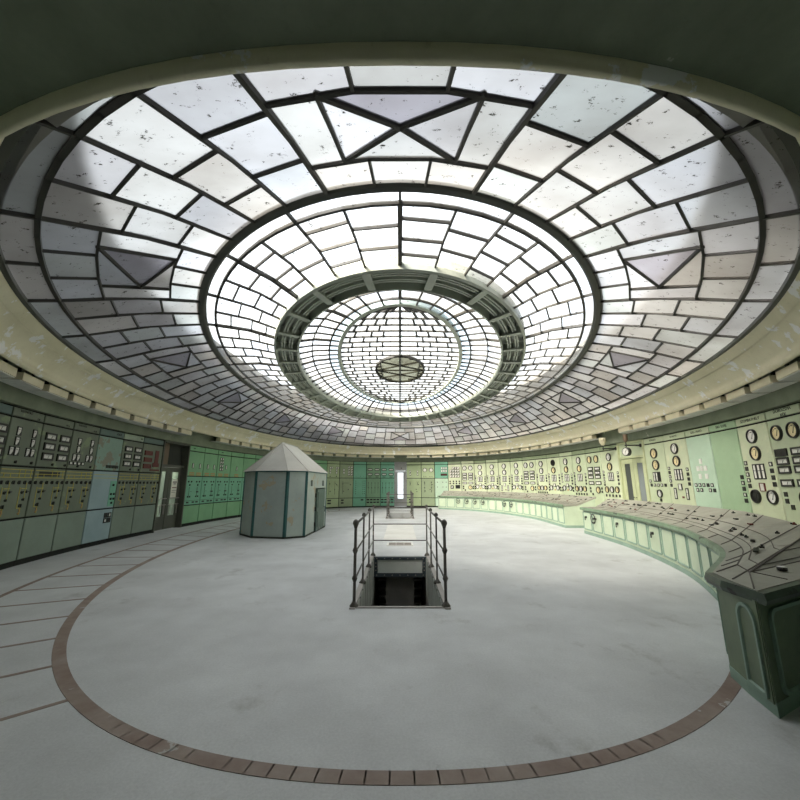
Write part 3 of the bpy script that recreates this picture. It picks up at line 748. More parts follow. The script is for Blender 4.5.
for i in range(len(sG) - 1):
    make_panel(sG[i], sG[i + 1], GL[i], (P_GRN, P_GRT, P_GRN, P_GRN), ZG3, fg((0, 1, 2, 3, 4, 0, 3, 1, 3, 0)[i]), [('BUDA', -0.2, 0, 0.05)] if i in (0, 2) else None)

# panels on the far wall
def ff(var):
    def f(r, w):
        if var == 0:
            for q in (-0.25, 0.25):
                for k in range(3): meter(r, w * q, 2.42 - 0.15 * k, 0.10, 0.13, M_WHITE, 'plain', name='indicator', b=0.012)
                meter(r, w * q + 0.12, 2.42, 0.09, 0.13, M_WHITE, 'plain', name='indicator', b=0.012); knob(r, w * q, 1.9, 0.03)
            segs = [(w * q, 1.6, w * q, 0.8) for q in (-0.3, 0.15)] + [(w * 0.15, 1.5, w * 0.4, 1.3)]
        elif var == 1:
            for k in range(2): meter(r, -w * 0.2, 2.30 - 0.17 * k, 0.11, 0.15, M_WHITE, 'plain', name='indicator', b=0.014)
            for a in range(2):
                for k in range(4): meter(r, w * (0.17 + 0.2 * a), 2.47 - 0.15 * k, 0.12, 0.13, M_WHITE, 'flag', name='indicator', b=0.014)
            segs = [(-w * 0.25, 1.6, -w * 0.25, 0.85), (-w * 0.25, 1.5, w * 0.2, 1.5)]
        elif var == 2:
            segs = []
            for q in (-0.3, 0.25, 0.38):
                for k in range(7): tag_plate(r, w * q, 1.62 - 0.13 * k, 0.035, 0.05, M_BLACK)
            for q in (-0.3, 0.05, 0.3): tag_plate(r, w * q, 1.92, 0.03, 0.03, M_BLACK)
        elif var == 3:
            for q in (-0.25, 0.25):
                for z in (2.35, 2.05): meter(r, w * q, z, 0.30, 0.15, M_WHITE, 'wide')
                tag_plate(r, w * q, 1.88, 0.2, 0.04, M_BLACK)
            segs = [(w * q, 1.55, w * q, 0.85) for q in (-0.35, -0.12, 0.12, 0.33)]
            for q in (-0.35, -0.12, 0.12, 0.33): knob(r, w * q, 1.2, 0.03); knob(r, w * q, 1.5, 0.025)
        elif var == 4:
            for q in (-0.25, 0.25):
                for k in range(2): meter(r, w * q, 2.22 - 0.18 * k, 0.10, 0.14, M_WHITE, 'flag', name='indicator', b=0.014)
            segs = [(w * q, 1.6, w * q + 0.08, 1.35) for q in (-0.3, 0.2)] + [(w * q, 1.35, w * q + 0.1, 1.6) for q in (-0.3, 0.2)]
            knob(r, w * 0.2, 0.95, 0.03)
        elif var == 5:
            for q in (-0.22, 0.25): round_gauge(r, w * q, 2.32, 0.13, M_WHITE)
            for q in (-0.3, -0.15, 0.15, 0.3): tag_plate(r, w * q, 1.9, 0.04, 0.04, M_BLACK)
            segs = [(w * q, 1.6, w * q, 0.9) for q in (-0.25, 0.25)]
            for q in (-0.25, 0.25):
                for z in (1.55, 1.2, 1.0): knob(r, w * q, z, 0.032)
        else:
            for a in range(3):
                for k in range(2): meter(r, w * (0.05 + 0.16 * a), 2.42 - 0.17 * k, 0.11, 0.15, M_WHITE, 'plain', name='indicator', b=0.012)
            meter(r, w * 0.2, 2.02, 0.42, 0.13, M_RED, 'plain')
            segs = []
            for q in (-0.3, 0.1, 0.35):
                for z in (1.55, 1.25): knob(r, w * q, z, 0.028)
        if segs: lines(r, segs, M_BLACK, 'mimic_lines', 0.014)
        if var in (0, 1, 4, 5):
            for q, z in ((-0.25, 1.45), (0.15, 1.1), (0.3, 1.4), (-0.2, 1.0)): knob(r, w * q, z, 0.03)
        if var in (0, 1, 2, 3, 4):
            n = 4 if var == 3 else 1
            for a in range(n):
                for b in range(2 if var != 2 else 1): tag_plate(r, w * (-0.36 + 0.23 * a if var == 3 else (0.2 if var == 2 else -0.25)), 0.46 - 0.16 * b, 0.17 if var != 0 else 0.25, 0.09, M_BLACK, 'black_slot')
    return f
FP = [327.5, 340, 353.7, 366.5, 380.6, 394.6]
FL = [('yellow-green panel with white indicators, just right of the metal booth', P_F1, 0),
      ('sage panel with a block of eight white indicators, second right of the booth', P_F2, 1),
      ('plain teal panel with three columns of small dark dots, left part of the far wall', P_F3, 2),
      ('mid green panel with four wide meters, second left of the narrow far door', P_F4, 3),
      ('teal-green panel with four wide meters, directly left of the narrow far door', P_F3, 3)]
for i, (lb, m, v) in enumerate(FL):
    make_panel(wall_s(FP[i]), wall_s(FP[i + 1]), lb, (m, m, m, m), ZF3, ff(v))
FP2 = [406.4, 421, 434.4, 447.8]
FL2 = [('yellow-green panel with two pairs of indicators, directly right of the narrow far door', P_F1, 4, P_F1),
       ('yellow-green panel with two round gauges, second right of the narrow far door', P_F2, 5, P_F1),
       ('panel with teal upper half and mint lower half, third right of the far door', P_RM, 6, P_F3)]
for i, (lb, m, v, m2) in enumerate(FL2):
    make_panel(wall_s(FP2[i]), wall_s(FP2[i + 1]), lb, (m, m, m2, m2), ZF3, ff(v))

# instrument panels behind the desks on the right
def sq(r, x, z, face=M_WHITE): return meter(r, x, z, 0.085, 0.085, face, 'plain', name='indicator', b=0.018)
def side_cols(r, w, nl=5, nr=4, z0=1.90):
    for i in range(nl): sq(r, -w * 0.39, z0 - 0.115 * i, M_BLACK if i in (1, 4) else M_WHITE)
    for i in range(nr): sq(r, w * 0.39, z0 - 0.05 - 0.125 * i, M_BLACK if i in (1, 2, 3) else M_WHITE)
def strips(r, w, z=1.72, n=3, h=0.30):
    for i in range(n): meter(r, (i - (n - 1) / 2) * 0.115, z, 0.108, h, M_WHITE, 'strip', name='strip_meter', b=0.024)
def r_std(f1=M_WHITE, f2=M_WHITE, low=0, nl=5, nr=4):
    def f(r, w):
        round_gauge(r, 0, 2.42, 0.145, f1); round_gauge(r, 0.01, 2.08, 0.145, f2)
        strips(r, w); side_cols(r, w, nl, nr)
        if low == 0:
            round_gauge(r, -w * 0.24, 1.29, 0.115, M_WHITE); round_gauge(r, w * 0.24, 1.29, 0.115, M_WHITE)
            meter(r, 0, 1.40, 0.15, 0.15, M_WHITE, 'flag', name='indicator', b=0.014); tag_plate(r, 0, 1.20, 0.08, 0.07, M_ORG)
            for q in (-0.42, 0.42): sq(r, w * q, 1.18, M_BLACK); sq(r, w * q, 1.30, M_BLACK)
        elif low == 1:
            for q in (-0.28, 0, 0.28): round_gauge(r, w * q, 1.27, 0.115, M_YELW if q else M_WHITE)
            for q in (-0.36, -0.18, 0, 0.18, 0.36): sq(r, w * q, 1.06, M_BLACK)
        elif low == 2:
            meter(r, 0, 1.40, 0.14, 0.16, M_WHITE, 'plain', name='indicator', b=0.012)
            for q in (-0.25, 0.25): meter(r, w * q, 1.22, 0.11, 0.30, M_WHITE, 'strip', name='strip_meter', b=0.028)
            tag_plate(r, 0.05, 1.13, 0.09, 0.05, M_RED)
        elif low == 3:
            round_gauge(r, -w * 0.24, 1.24, 0.135, M_BLACK); round_gauge(r, w * 0.27, 1.24, 0.135, M_WHITE)
            meter(r, 0.02, 1.42, 0.14, 0.16, M_WHITE, 'plain', name='indicator', b=0.012, frame=M_RED)
    return f
def r_wide(f1=M_WHITE, near=False):
    def f(r, w):
        for q in (-0.23, 0.23):
            round_gauge(r, w * q, 2.40, 0.145, f1)
            for k in range(3): meter(r, w * q, 2.04 - 0.155 * k, w * 0.34, 0.135, M_BLACK if (near and k == 0 and q < 0) else M_WHITE, 'wide')
            meter(r, w * q, 1.50, w * 0.34, 0.13, M_WHITE, 'wide')
        round_gauge(r, w * 0.18, 1.24, 0.13, M_YELW)
        for q, z in ((-0.35, 1.3), (-0.35, 1.18), (-0.22, 1.08), (0.4, 1.3), (0.4, 1.18)): sq(r, w * q, z, M_BLACK)
    return f
def r_board(r, w):
    for a in range(4):
        for b in range(4):
            if (a, b) in ((0, 0),): continue
            meter(r, w * (-0.28 + 0.19 * a), 2.42 - 0.17 * b, 0.15, 0.15, M_WHITE, 'flag', name='indicator', b=0.014)
    for q in (-0.35, -0.1, 0.12, 0.34): sq(r, w * q, 1.60, M_BLACK); sq(r, w * q, 1.47, M_BLACK)
    meter(r, w * 0.22, 1.27, 0.30, 0.22, M_BLACK, 'plain'); meter(r, -w * 0.2, 1.25, 0.2, 0.2, M_WHITE, 'flag')
def r_two(r, w):
    round_gauge(r, 0, 2.36, 0.15, M_YELW); round_gauge(r, 0.02, 2.02, 0.15, M_YELW)
    for i in range(3): meter(r, -0.13 + 0.115 * i, 1.68, 0.108, 0.28, M_WHITE if i < 2 else M_BLACK, 'strip', name='strip_meter', b=0.024)
    for i in range(5): sq(r, w * (-0.34 + 0.17 * i), 1.44, M_WHITE if 0 < i < 4 else M_BLACK)
    sq(r, -w * 0.37, 1.56); round_gauge(r, 0.03, 1.20, 0.115, M_WHITE); sq(r, 0.03, 1.02, M_BLACK)
def r_mint(r, w):
    for x, z in ((0, 2.02), (-0.14, 1.85), (0, 1.85), (0.14, 1.85), (-0.1, 1.66), (0.14, 1.66)): meter(r, x, z, 0.10, 0.12, M_WHITE, 'plain', M_WHITE, 'indicator', b=0.012)
    for i in range(5): sq(r, w * (-0.34 + 0.16 * i), 1.45, M_WHITE if i != 3 else M_BLACK)
    for q in (-0.30, -0.14, 0.2, 0.36): sq(r, w * q, 1.33, M_BLACK if q > 0.3 else M_WHITE)
def r_plain(r, w):
    for i in range(5): sq(r, w * 0.40, 1.62 - 0.12 * i, M_BLACK if i % 2 == 0 else M_WHITE)
RP = [447.8, 461, 473.6, 485.6, 497.6, 509.6, 521.8, 534.6, 546, 558.8, 571, 584.6, 599, 616.5]
RL = [('pale panel with a board of square white indicators, beyond the long desk', r_board, P_R, P_F2),
      ('pale panel with two round gauges over wide meters, just right of the indicator board', r_wide(), P_R, P_R),
      ('pale panel with stacked white gauges, second right of the board of square indicators', r_std(nl=5), P_R, P_F2),
      ('pale instrument panel with stacked round gauges, third left of the panel of paired meters', r_std(low=0, nl=4), P_R, P_R2),
      ('pale instrument panel with stacked round gauges, second left of the panel of paired meters', r_std(low=2), P_R, P_F2),
      ('pale instrument panel with stacked round gauges, just left of the panel of paired meters', r_std(low=0), P_R, P_F2),
      ('pale panel with paired white gauges and wide meters, behind the middle of the far desk', r_wide(), P_R, P_F2),
      ('pale panel with three round gauges at the bottom, just left of the black gauge', r_std(low=1, nr=3), P_R, P_F2),
      ('pale panel whose upper round gauge is black', r_std(M_BLACK, M_YELW, 0), P_R, P_F2),
      ('pale panel with white gauge over yellowed one, just right of the black gauge', r_std(M_WHITE, M_YELW, 0, 4), P_R2, P_R2),
      ('pale green panel with white gauge over yellowed one, second right of the black gauge', r_std(M_WHITE, M_YELW, 1, 6), P_R2, P_F2),
      ('pale panel with a pair of yellowed gauges over wide meters, near the long desk end', r_wide(M_YELW), P_R2, P_F2),
      ('pale panel with three round gauges at the bottom, left of the pale double door', r_std(M_WHITE, M_YELW, 1), P_R, P_F2)]
for i, (lb, f, m, mn) in enumerate(RL): make_panel(wall_s(RP[i]), wall_s(RP[i + 1]), lb, (m, mn), ZR2, f)
RQ = [642.5, 662, 684, 707.5, 734.6, 764, 798.5]
RM2 = [('yellow-green panel with two yellowed gauges, just right of the door with the clock', r_two, P_R2, P_R2, [('FŐTRAFÓ', 0, 0, 0.07)]),
       ('pale panel with white over yellowed gauge, second right of the door with the clock', r_std(M_WHITE, M_YELW, 2), P_R, P_R2, [('ELOSZTÓ', 0, 0, 0.07)]),
       ('pale mint panel with a cluster of white squares', r_mint, P_RM, P_R2, [('SZIG.-TRAFÓ', 0, 0, 0.075)]),
       ('bare leaf green panel without gauges', r_plain, P_RG, P_RG, [('ÉRD. SZ.FEJ.', 0, 0, 0.075)]),
       ('pale panel with a black round hole beside a round gauge, right of the bare panel', r_std(M_WHITE, M_YELW, 3), P_R, P_R2, [('SZOMBATHELY', 0, 0, 0.085)]),
       ('green panel with paired round gauges and black-framed meters, farthest right', r_wide(M_YELW, True), P_R2, P_R2, [('DOROZSMA', 0.02, 0.035, 0.085), ('KÖF.', 0.05, -0.055, 0.08)])]
for i, (lb, f, m, mn, tx) in enumerate(RM2): make_panel(wall_s(RQ[i]), wall_s(RQ[i + 1]), lb, (m, mn), ZR2, f, tx)

# ------------------------------------------------------------------ doors
def door_root(k, name):
    A, B, w, rz = frame_at(*gap[k])
    mb = MB(); mb.box(-w / 2, -w / 2 + 0.06, -0.02, 0.34, 0, 2.85); mb.box(w / 2 - 0.06, w / 2, -0.02, 0.34, 0, 2.85); mb.box(-w / 2, w / 2, -0.02, 0.34, 2.79, 2.85)
    return mb, w, (A + B) / 2, rz
def put(o, loc, rz): o.location = loc; o.rotation_euler = (0, 0, rz); return struct(o)
def leaf(mb, x0, x1, z0, z1, y0, y1, st, top, bot):
    mb.box(x0, x0 + st, y0, y1, z0, z1); mb.box(x1 - st, x1, y0, y1, z0, z1); mb.box(x0 + st, x1 - st, y0, y1, z1 - top, z1); mb.box(x0 + st, x1 - st, y0, y1, z0, z0 + bot)
# door 1: double glazed door on the left
mb, w, loc, rz = door_root(1, 'door_1')
mb.box(-w / 2 + 0.06, w / 2 - 0.06, 0.10, 0.30, 2.02, 2.10)
d1 = put(mb.build('door_1', M_DOORG), loc, rz)
mb = MB(); mb.box(-w / 2 + 0.06, -w * 0.12, 0.16, 0.2, 2.10, 2.79); mb.build('transom_board', M_WOOD, d1)
mb = MB(); mb.box(-w * 0.12, w / 2 - 0.06, 0.22, 0.26, 2.10, 2.79); mb.build('transom_panel', M_DARK, d1)
for sg in (-1, 1):
    xa, xb = (-w / 2 + 0.07, -0.01) if sg < 0 else (0.01, w / 2 - 0.07)
    mb = MB(); leaf(mb, xa, xb, 0.02, 2.01, 0.16, 0.21, 0.16, 0.14, 0.42); lf = mb.build('door_leaf', M_DOORG, d1)
    mb = MB(); mb.box(xa + 0.16, xb - 0.16, 0.18, 0.19, 0.44, 1.87); mb.build('glass_pane', M_FROST, lf)
    mb = MB(); mb.tube([(xa + 0.05, 0.12, 1.0), (xb - 0.05, 0.12, 1.0)], 0.016); mb.tube([(xa + 0.05, 0.12, 0.80), (xb - 0.05, 0.12, 0.80)], 0.012)
    for f in (0.2, 0.5, 0.8):
        x = xa + (xb - xa) * f; mb.tube([(x, 0.12, 0.80), (x, 0.12, 0.50)], 0.010); mb.tube([(x, 0.12, 1.0), (x, 0.16, 1.0)], 0.01)
    mb.build('push_bar', M_GRATE, lf)
    if sg > 0:
        mb = MB(); xm = (xa + xb) / 2 + 0.03; mb.box(xm - 0.17, xm + 0.17, 0.172, 0.176, 1.02, 1.62, 0)
        mb.box(xm - 0.12, xm + 0.12, 0.170, 0.172, 1.50, 1.56, 1); mb.box(xm - 0.07, xm + 0.07, 0.170, 0.172, 1.45, 1.49, 1)
        mb.box(xm - 0.13, xm + 0.13, 0.170, 0.172, 1.335, 1.36, 2); mb.box(xm - 0.12, xm + 0.12, 0.170, 0.172, 1.24, 1.26, 1); mb.box(xm - 0.13, xm + 0.11, 0.170, 0.172, 1.18, 1.20, 1)
        mb.build('notice', [M_PAPER, M_GRATE, M_RED], lf)
# door 2: narrow door in the far wall
mb, w, loc, rz = door_root(2, 'door_2')
d2 = put(mb.build('door_2', M_DOORF), loc, rz)
mb = MB(); mb.box(-w / 2 + 0.06, w / 2 - 0.06, 0.08, 0.12, 2.28, 2.79); mb.build('transom_panel', M_DOORF, d2)
mb = MB(); mb.lathe_y([(0.03, 0.08), (0.03, 0.05), (0.001, 0.05)], 12, c=(0.06, 0, 2.45)); mb.build('latch', M_BLACK, d2)
mb = MB(); leaf(mb, -w / 2 + 0.06, w / 2 - 0.06, 0.02, 2.26, 0.06, 0.11, 0.15, 0.10, 0.5); lf = mb.build('door_leaf', M_DOORF, d2)
mb = MB(); mb.box(-w / 2 + 0.20, w / 2 - 0.20, 0.08, 0.09, 0.5, 2.17); mb.build('glass_pane', M_CLEAR, lf)
mb = MB(); mb.tube([(w * 0.26, 0.02, 0.95), (w * 0.26, 0.02, 1.15)], 0.012); mb.build('handle', M_BLACK, lf)
# door 3: pale double door with grey glass on the right
mb, w, loc, rz = door_root(3, 'door_3')
mb.box(-w / 2 + 0.06, w / 2 - 0.06, 0.0, 0.1, 2.30, 2.36)
d3 = put(mb.build('door_3', M_DOORY), loc, rz)
mb = MB(); mb.box(-w / 2 + 0.06, w / 2 - 0.06, 0.04, 0.08, 2.36, 2.79); mb.build('transom_panel', P_R2, d3)
for sg in (-1, 1):
    xa, xb = (-w / 2 + 0.07, -0.01) if sg < 0 else (0.01, w / 2 - 0.07)
    mb = MB(); leaf(mb, xa, xb, 0.02, 2.29, 0.04, 0.09, 0.17, 0.16, 0.5); lf = mb.build('door_leaf', M_DOORY, d3)
    mb = MB(); mb.box(xa + 0.17, xb - 0.17, 0.06, 0.07, 0.52, 2.13); mb.build('glass_pane', M_DGL2 if sg < 0 else M_DGLASS, lf)
    mb = MB(); mb.tube([(-0.06 * sg * -1, 0.0, 1.05), (0.06 * sg, -0.03, 1.05)], 0.012); mb.build('handle', M_BLACK, lf)
# corridors behind the left and right doors
for k, nm in ((1, 'wall_left'), (3, 'wall_right')):
    A, B, w, rz = frame_at(*gap[k])
    mb = MB(); mb.box(-w / 2 - 0.2, -w / 2, 0.36, 2.2, 0, 2.9); mb.box(w / 2, w / 2 + 0.2, 0.36, 2.2, 0, 2.9)
    if k == 3: mb.box(-w / 2, w / 2, 2.0, 2.2, 0, 2.9); mb.box(-w / 2, w / 2, 0.36, 2.2, 2.8, 2.9)
    else: mb.box(-w / 2, w * 0.1, 1.8, 2.0, 0, 2.9)
    o = mb.build(nm, M_WALL if k == 3 else M_SHAFT); put(o, (A + B) / 2, rz)

# ------------------------------------------------------------------ light boxes under the cream band
ORD = ['first', 'second', 'third', 'fourth', 'fifth', 'sixth', 'seventh', 'eighth', 'ninth', 'tenth', 'eleventh', 'twelfth', 'thirteenth', 'fourteenth', 'fifteenth', 'sixteenth', 'seventeenth', 'eighteenth', 'nineteenth', 'twentieth',
       'twenty-first', 'twenty-second', 'twenty-third', 'twenty-fourth']
BOX = Oval(7.24, 11.85, 3.16, 2.25)
def mk_lbox(mb):
    mb.box(-0.315, 0.315, -0.12, 0.06, -0.06, 0.07)
    return mb
def mk_refl(mb):
    vs = [(-0.33, -0.10, -0.055), (0.33, -0.10, -0.055), (0.40, 0.22, -0.055), (-0.40, 0.22, -0.055), (-0.33, -0.10, -0.075), (0.33, -0.10, -0.075), (0.40, 0.22, -0.075), (-0.40, 0.22, -0.075)]
    mb.add(vs, [(0, 1, 2, 3), (7, 6, 5, 4), (0, 4, 5, 1), (1, 5, 6, 2), (2, 6, 7, 3), (3, 7, 4, 0)])
def mk_hang(mb):
    for x in (-0.2, 0.2): mb.box(x - 0.02, x + 0.02, -0.03, 0.01, 0.07, 0.20)
pitch = 0.83 / BOX.len
def sbox(px):
    best, bs = 1e9, 0
    for s in np.linspace(0.03, 0.97, 1881):
        p = BOX.at(float(s)); x = px_x(p.x, p.y, 3.16)
        if x is None or p.y < 2: continue
        if abs(x - px) < best: best, bs = abs(x - px), float(s)
    return bs
def light_box(s, label):
    p = BOX.at(s); t = BOX.at(s + 1e-3) - BOX.at(s - 1e-3)
    r = thing('light_box', label, 'light', p, math.atan2(t.y, t.x), 'light boxes under the cream band')
    inst('lb', 'housing', mk_lbox, M_BOX, r, (0, 0, 0)); inst('lr', 'reflector', mk_refl, M_BOXW, r, (0, 0, 0)); inst('lh', 'hanger', mk_hang, M_DARK, r, (0, 0, 0))
sa, sb = sbox(183), sbox(219)
s = sbox(389); i = 0
while s > sb - pitch * 0.3:
    light_box(s, 'cream light box under the curved band, %s to the left of the narrow far door' % ORD[i]); s -= pitch; i += 1
s = sa; i = 0
while BOX.at(s).y > 4.2:
    light_box(s, 'cream light box over the olive left wall panels, %s leftward from the glass door' % ORD[i]); s -= pitch; i += 1
s = sbox(412); i = 0
while s < sbox(600):
    light_box(s, 'cream light box under the curved band, %s to the right of the narrow far door' % ORD[i]); s += pitch; i += 1
s = sbox(627.5); light_box(s, 'cream light box directly above the hanging clock'); s += pitch; i = 0
while BOX.at(s).y > 4.2:
    light_box(s, 'cream light box over the right wall, %s rightward from the hanging clock' % ORD[i]); s += pitch; i += 1

# ------------------------------------------------------------------ clock and lamp on brackets by the right door
def wall_frame(px, z):
    s = wall_s(px, z); p = WALL.at(s); t = WALL.at(s + 1e-3) - WALL.at(s - 1e-3); return p, math.atan2(t.y, t.x)
p, rz = wall_frame(641, 2.62)
c = thing('wall_clock', 'round white clock hanging from a dark bracket over the right-hand door', 'clock', (p.x, p.y, 2.66), rz)
mb = MB(); mb.tube([(0, -0.01, 0), (0, -0.50, 0)], 0.022); mb.lathe_y([(0.06, -0.008), (0.06, -0.03), (0.001, -0.03)], 14); mb.build('bracket', M_BLACK, c, True)
mb = MB(); mb.tube([(0, -0.46, 0.30), (0, -0.46, -0.06)], 0.016); mb.build('stem', M_BLACK, c)
mb = MB(); mb.lathe_z([(0.001, 0.34), (0.07, 0.34), (0.07, 0.16), (0.03, 0.10), (0.001, 0.10)], 14, 0, (0, -0.46, 0)); mb.build('canopy', M_WOOD, c)
mb = MB(); mb.lathe_y([(0.001, 0.06), (0.11, 0.06), (0.135, 0.04), (0.135, -0.055), (0.112, -0.07), (0.112, -0.06)], 28); h = mb.build('housing', M_BLACK, c); h.location = (0, -0.46, -0.20); h.rotation_euler = (0, 0, R(18))
mb = MB(); mb.disc_y(0.114, -0.062, 28, 0)
for k in range(12):
    a = R(30 * k); mb.bar((math.cos(a) * 0.085, -0.064, math.sin(a) * 0.085), (math.cos(a) * 0.105, -0.064, math.sin(a) * 0.105), 0.01, 0.004, 1, up=(0, 1, 0))
mb.bar((0, -0.066, 0), (0.05, -0.066, 0.06), 0.014, 0.004, 1, up=(0, 1, 0)); mb.bar((0, -0.066, 0), (-0.02, -0.066, -0.08), 0.010, 0.004, 1, up=(0, 1, 0))
mb.build('dial', [M_WHITE, M_BLACK], h)
p, rz = wall_frame(616, 2.66)
c = thing('bracket_lamp', 'cream cup-shaped lamp on a dark wall bracket left of the hanging clock', 'lamp', (p.x, p.y, 2.68), rz)
mb = MB(); mb.tube([(0, -0.01, 0), (0, -0.48, 0)], 0.022); mb.lathe_y([(0.06, -0.008), (0.06, -0.03), (0.001, -0.03)], 14); mb.build('bracket', M_BLACK, c, True)
mb = MB(); mb.tube([(0, -0.45, -0.06), (0, -0.45, 0.14)], 0.016); mb.build('stem', M_BLACK, c)
mb = MB(); mb.lathe_z([(0.001, 0.10), (0.05, 0.12), (0.11, 0.22), (0.12, 0.38), (0.001, 0.38)], 16, 0, (0, -0.45, 0)); mb.build('lamp_shade', M_BOX, c, True)

# ------------------------------------------------------------------ the metal booth
KP = [(-4.16, 11.19), (-3.18, 10.99), (-2.70, 11.30), (-2.63, 13.90), (-3.05, 14.45), (-4.15, 14.55), (-4.72, 14.0), (-4.74, 11.85)]
KC = Vector((-3.69, 12.7, 0)); kz = 1.84
booth = thing('metal_booth', 'grey-green octagonal metal booth with teal corner strips and pointed pale roof', 'booth', KC)
loc = [Vector((x, y, 0)) - KC for x, y in KP]
n8 = len(loc)
def prism(mb, poly, z0, z1, mi=0):
    k = len(poly); vs = [(p.x, p.y, z0) for p in poly] + [(p.x, p.y, z1) for p in poly]
    mb.add(vs, [tuple(range(k - 1, -1, -1)), tuple(range(k, 2 * k))] + [(i, (i + 1) % k, k + (i + 1) % k, k + i) for i in range(k)], mi)
for i in range(n8):
    a, b = loc[i], loc[(i + 1) % n8]; d = (b - a).normalized(); nrm = Vector((d.y, -d.x, 0))
    if i == 2: nrm = Vector((d.y, -d.x, 0))
    q = [a, b, b - nrm * 0.05, a - nrm * 0.05]
    mb = MB()
    if i == 2:
        L_ = (b - a).length
        def seg(u0, u1, z0, z1): prism(mb, [a + d * u0, a + d * u1, a + d * u1 - nrm * 0.05, a + d * u0 - nrm * 0.05], z0, z1)
        # right wall with two vent holes and the doorway
        h0, h1, h2, h3 = 0.42, 0.66, 1.95, 2.22; zt, zb = 1.58, 1.40
        seg(0, h0, 0, kz); seg(h0, h1, 0, zb); seg(h0, h1, zt, kz); seg(h1, 1.05, 0, kz)
        seg(1.05, h2, 1.34, kz); seg(h2, h3, zt, kz); seg(h2, h3, 1.34, zb); seg(h3, L_, 1.34, kz); seg(2.45, L_, 0, 1.34)
    else:
        prism(mb, q, 0, kz)
        prism(mb, [a + nrm * 0.004, b + nrm * 0.004, b, a], 0.93, 0.945)
    mb.build('wall_panel', M_KWALL, booth)
    # rivets
    if i in (0, 1, 7):
        mb = MB(); mid = (a + b) / 2
        for z in np.arange(0.2, 1.8, 0.2): mb.box(-0.008, 0.008, -0.008, 0.008, -0.008, 0.008, 0, Matrix.Translation(mid + nrm * 0.004 + Vector((0, 0, float(z)))))
        mb.build('rivet_row', M_KWALL, booth)
for i in range(n8):
    a = loc[i]; d0 = (loc[i - 1] - a).normalized(); d1 = (loc[(i + 1) % n8] - a).normalized(); o_ = -(d0 + d1).normalized()
    w_ = 0.055 if i in (0, 1, 2) else 0.04
    mb = MB(); prism(mb, [a + o_ * 0.016 * 1.3, a + d1 * w_ + o_ * 0.012, a + d1 * w_ - o_ * 0.0, a - o_ * 0.01, a + d0 * w_, a + d0 * w_ + o_ * 0.012], 0.03, kz - 0.02)
    mb.build('corner_strip', M_KTEAL, booth)
mb = MB(); base = [p * 1.012 for p in loc]; prism(mb, base, 0.0, 0.05); mb.build('base_rail', M_DARK, booth)
mb = MB(); prism(mb, [p * 1.018 for p in loc], kz - 0.03, kz + 0.005); mb.build('eave_trim', M_KTEAL, booth)
ap = Vector((0.0, -0.75, 2.74)); bp_ = Vector((0.06, 0.75, 2.74)); ev = [p * 1.04 + Vector((0, 0, kz)) for p in loc]
mb = MB(); vs = ev + [ap, bp_] + [p + Vector((0, 0, -0.0)) for p in []]
A_, B_ = 8, 9
fs = []
for i in range(n8):
    j = (i + 1) % n8
    if i == 2: fs.append((i, j, B_, A_))
    elif i == 6: fs.append((i, j, A_, B_))
    elif i in (7, 0, 1): fs.append((i, j, A_))
    else: fs.append((i, j, B_))
fs.append(tuple(range(n8 - 1, -1, -1))); mb.add(vs, fs); roof = mb.build('roof', M_KROOF, booth)
mb = MB()
for i in range(n8): mb.bar(ev[i], ap if i in (7, 0, 1, 2) else bp_, 0.03, 0.02)
mb.bar(ap, bp_, 0.04, 0.03); mb.build('roof_seam', M_KROOF, roof)
# door standing ajar, hinged at the near jamb
d = (loc[3] - loc[2]).normalized(); hp = loc[2] + d * 1.07
mb = MB(); mb.box(0, 0.045, 0, 1.30, 0.04, 1.31); mb.box(0.045, 0.06, 0.12, 1.18, 0.15, 0.62); mb.box(0.045, 0.06, 0.12, 1.18, 0.72, 1.22)
dr = mb.build('door', M_KDOOR, booth); dr.location = (hp.x + 0.02, hp.y, 0); dr.rotation_euler = (0, 0, R(1.2))
mb = MB(); mb.tube([(0.045, 1.16, 0.72), (0.10, 1.16, 0.72), (0.10, 1.16, 0.55)], 0.014); mb.build('handle', M_BLACK, dr)
mb = MB()
for z in (0.25, 0.7, 1.12): mb.tube([(0.0, -0.01, z - 0.06), (0.0, -0.01, z + 0.06)], 0.022)
mb.build('hinge', M_BLACK, dr)

# ------------------------------------------------------------------ stair wells, railings, floor fittings
def well(N_, far):
    x0, x1, y0, y1 = N_
    zb = -3.0; ya, yb = (y0, y1 + 3.5) if not far else (y0, y1)
    for bx in ((x0 - 0.15, x0, ya - 0.15, yb, zb, -0.25), (x1, x1 + 0.15, ya - 0.15, yb, zb, -0.25), (x0, x1, ya - 0.15, ya, zb, -0.25), (x0, x1, yb, yb + 0.15, zb, -0.25)):
        mb = MB(); mb.box(*bx); struct(mb.build('wall_stairwell', M_SHAFT if far else M_CONC))
    mb = MB(); mb.box(x0 - 0.15, x1 + 0.15, ya - 0.15, yb + 0.15, zb - 0.15, zb); struct(mb.build('floor_stairwell', M_CONC))
well(NW, False); well(FW, True)
mb = MB()
for x in (-0.545, 0.53):
    for k in range(9): mb.box(x, x + 0.015, 5.2 + 0.38 * k, 5.235 + 0.38 * k, -0.62, -0.0)
    mb.box(x, x + 0.015, 5.14, 8.48, -0.70, -0.62)
    mb.box(x + 0.004, x + 0.011, 5.14, 8.48, -0.62, -0.02)
struct(mb.build('trim_10', M_SHAFT))
mb = MB()
for (a0, a1, b0, b1) in ((-0.62, -0.55, 5.05, 8.55), (0.55, 0.62, 5.05, 8.55), (-0.55, 0.55, 5.09, 5.14), (-0.62, -0.55, 17.03, 20.55), (0.55, 0.62, 17.03, 20.55), (-0.55, 0.55, 17.03, 17.10)):
    mb.box(a0, a1, b0, b1, 0.0, 0.012)
struct(mb.build('trim_11', M_GRATE))
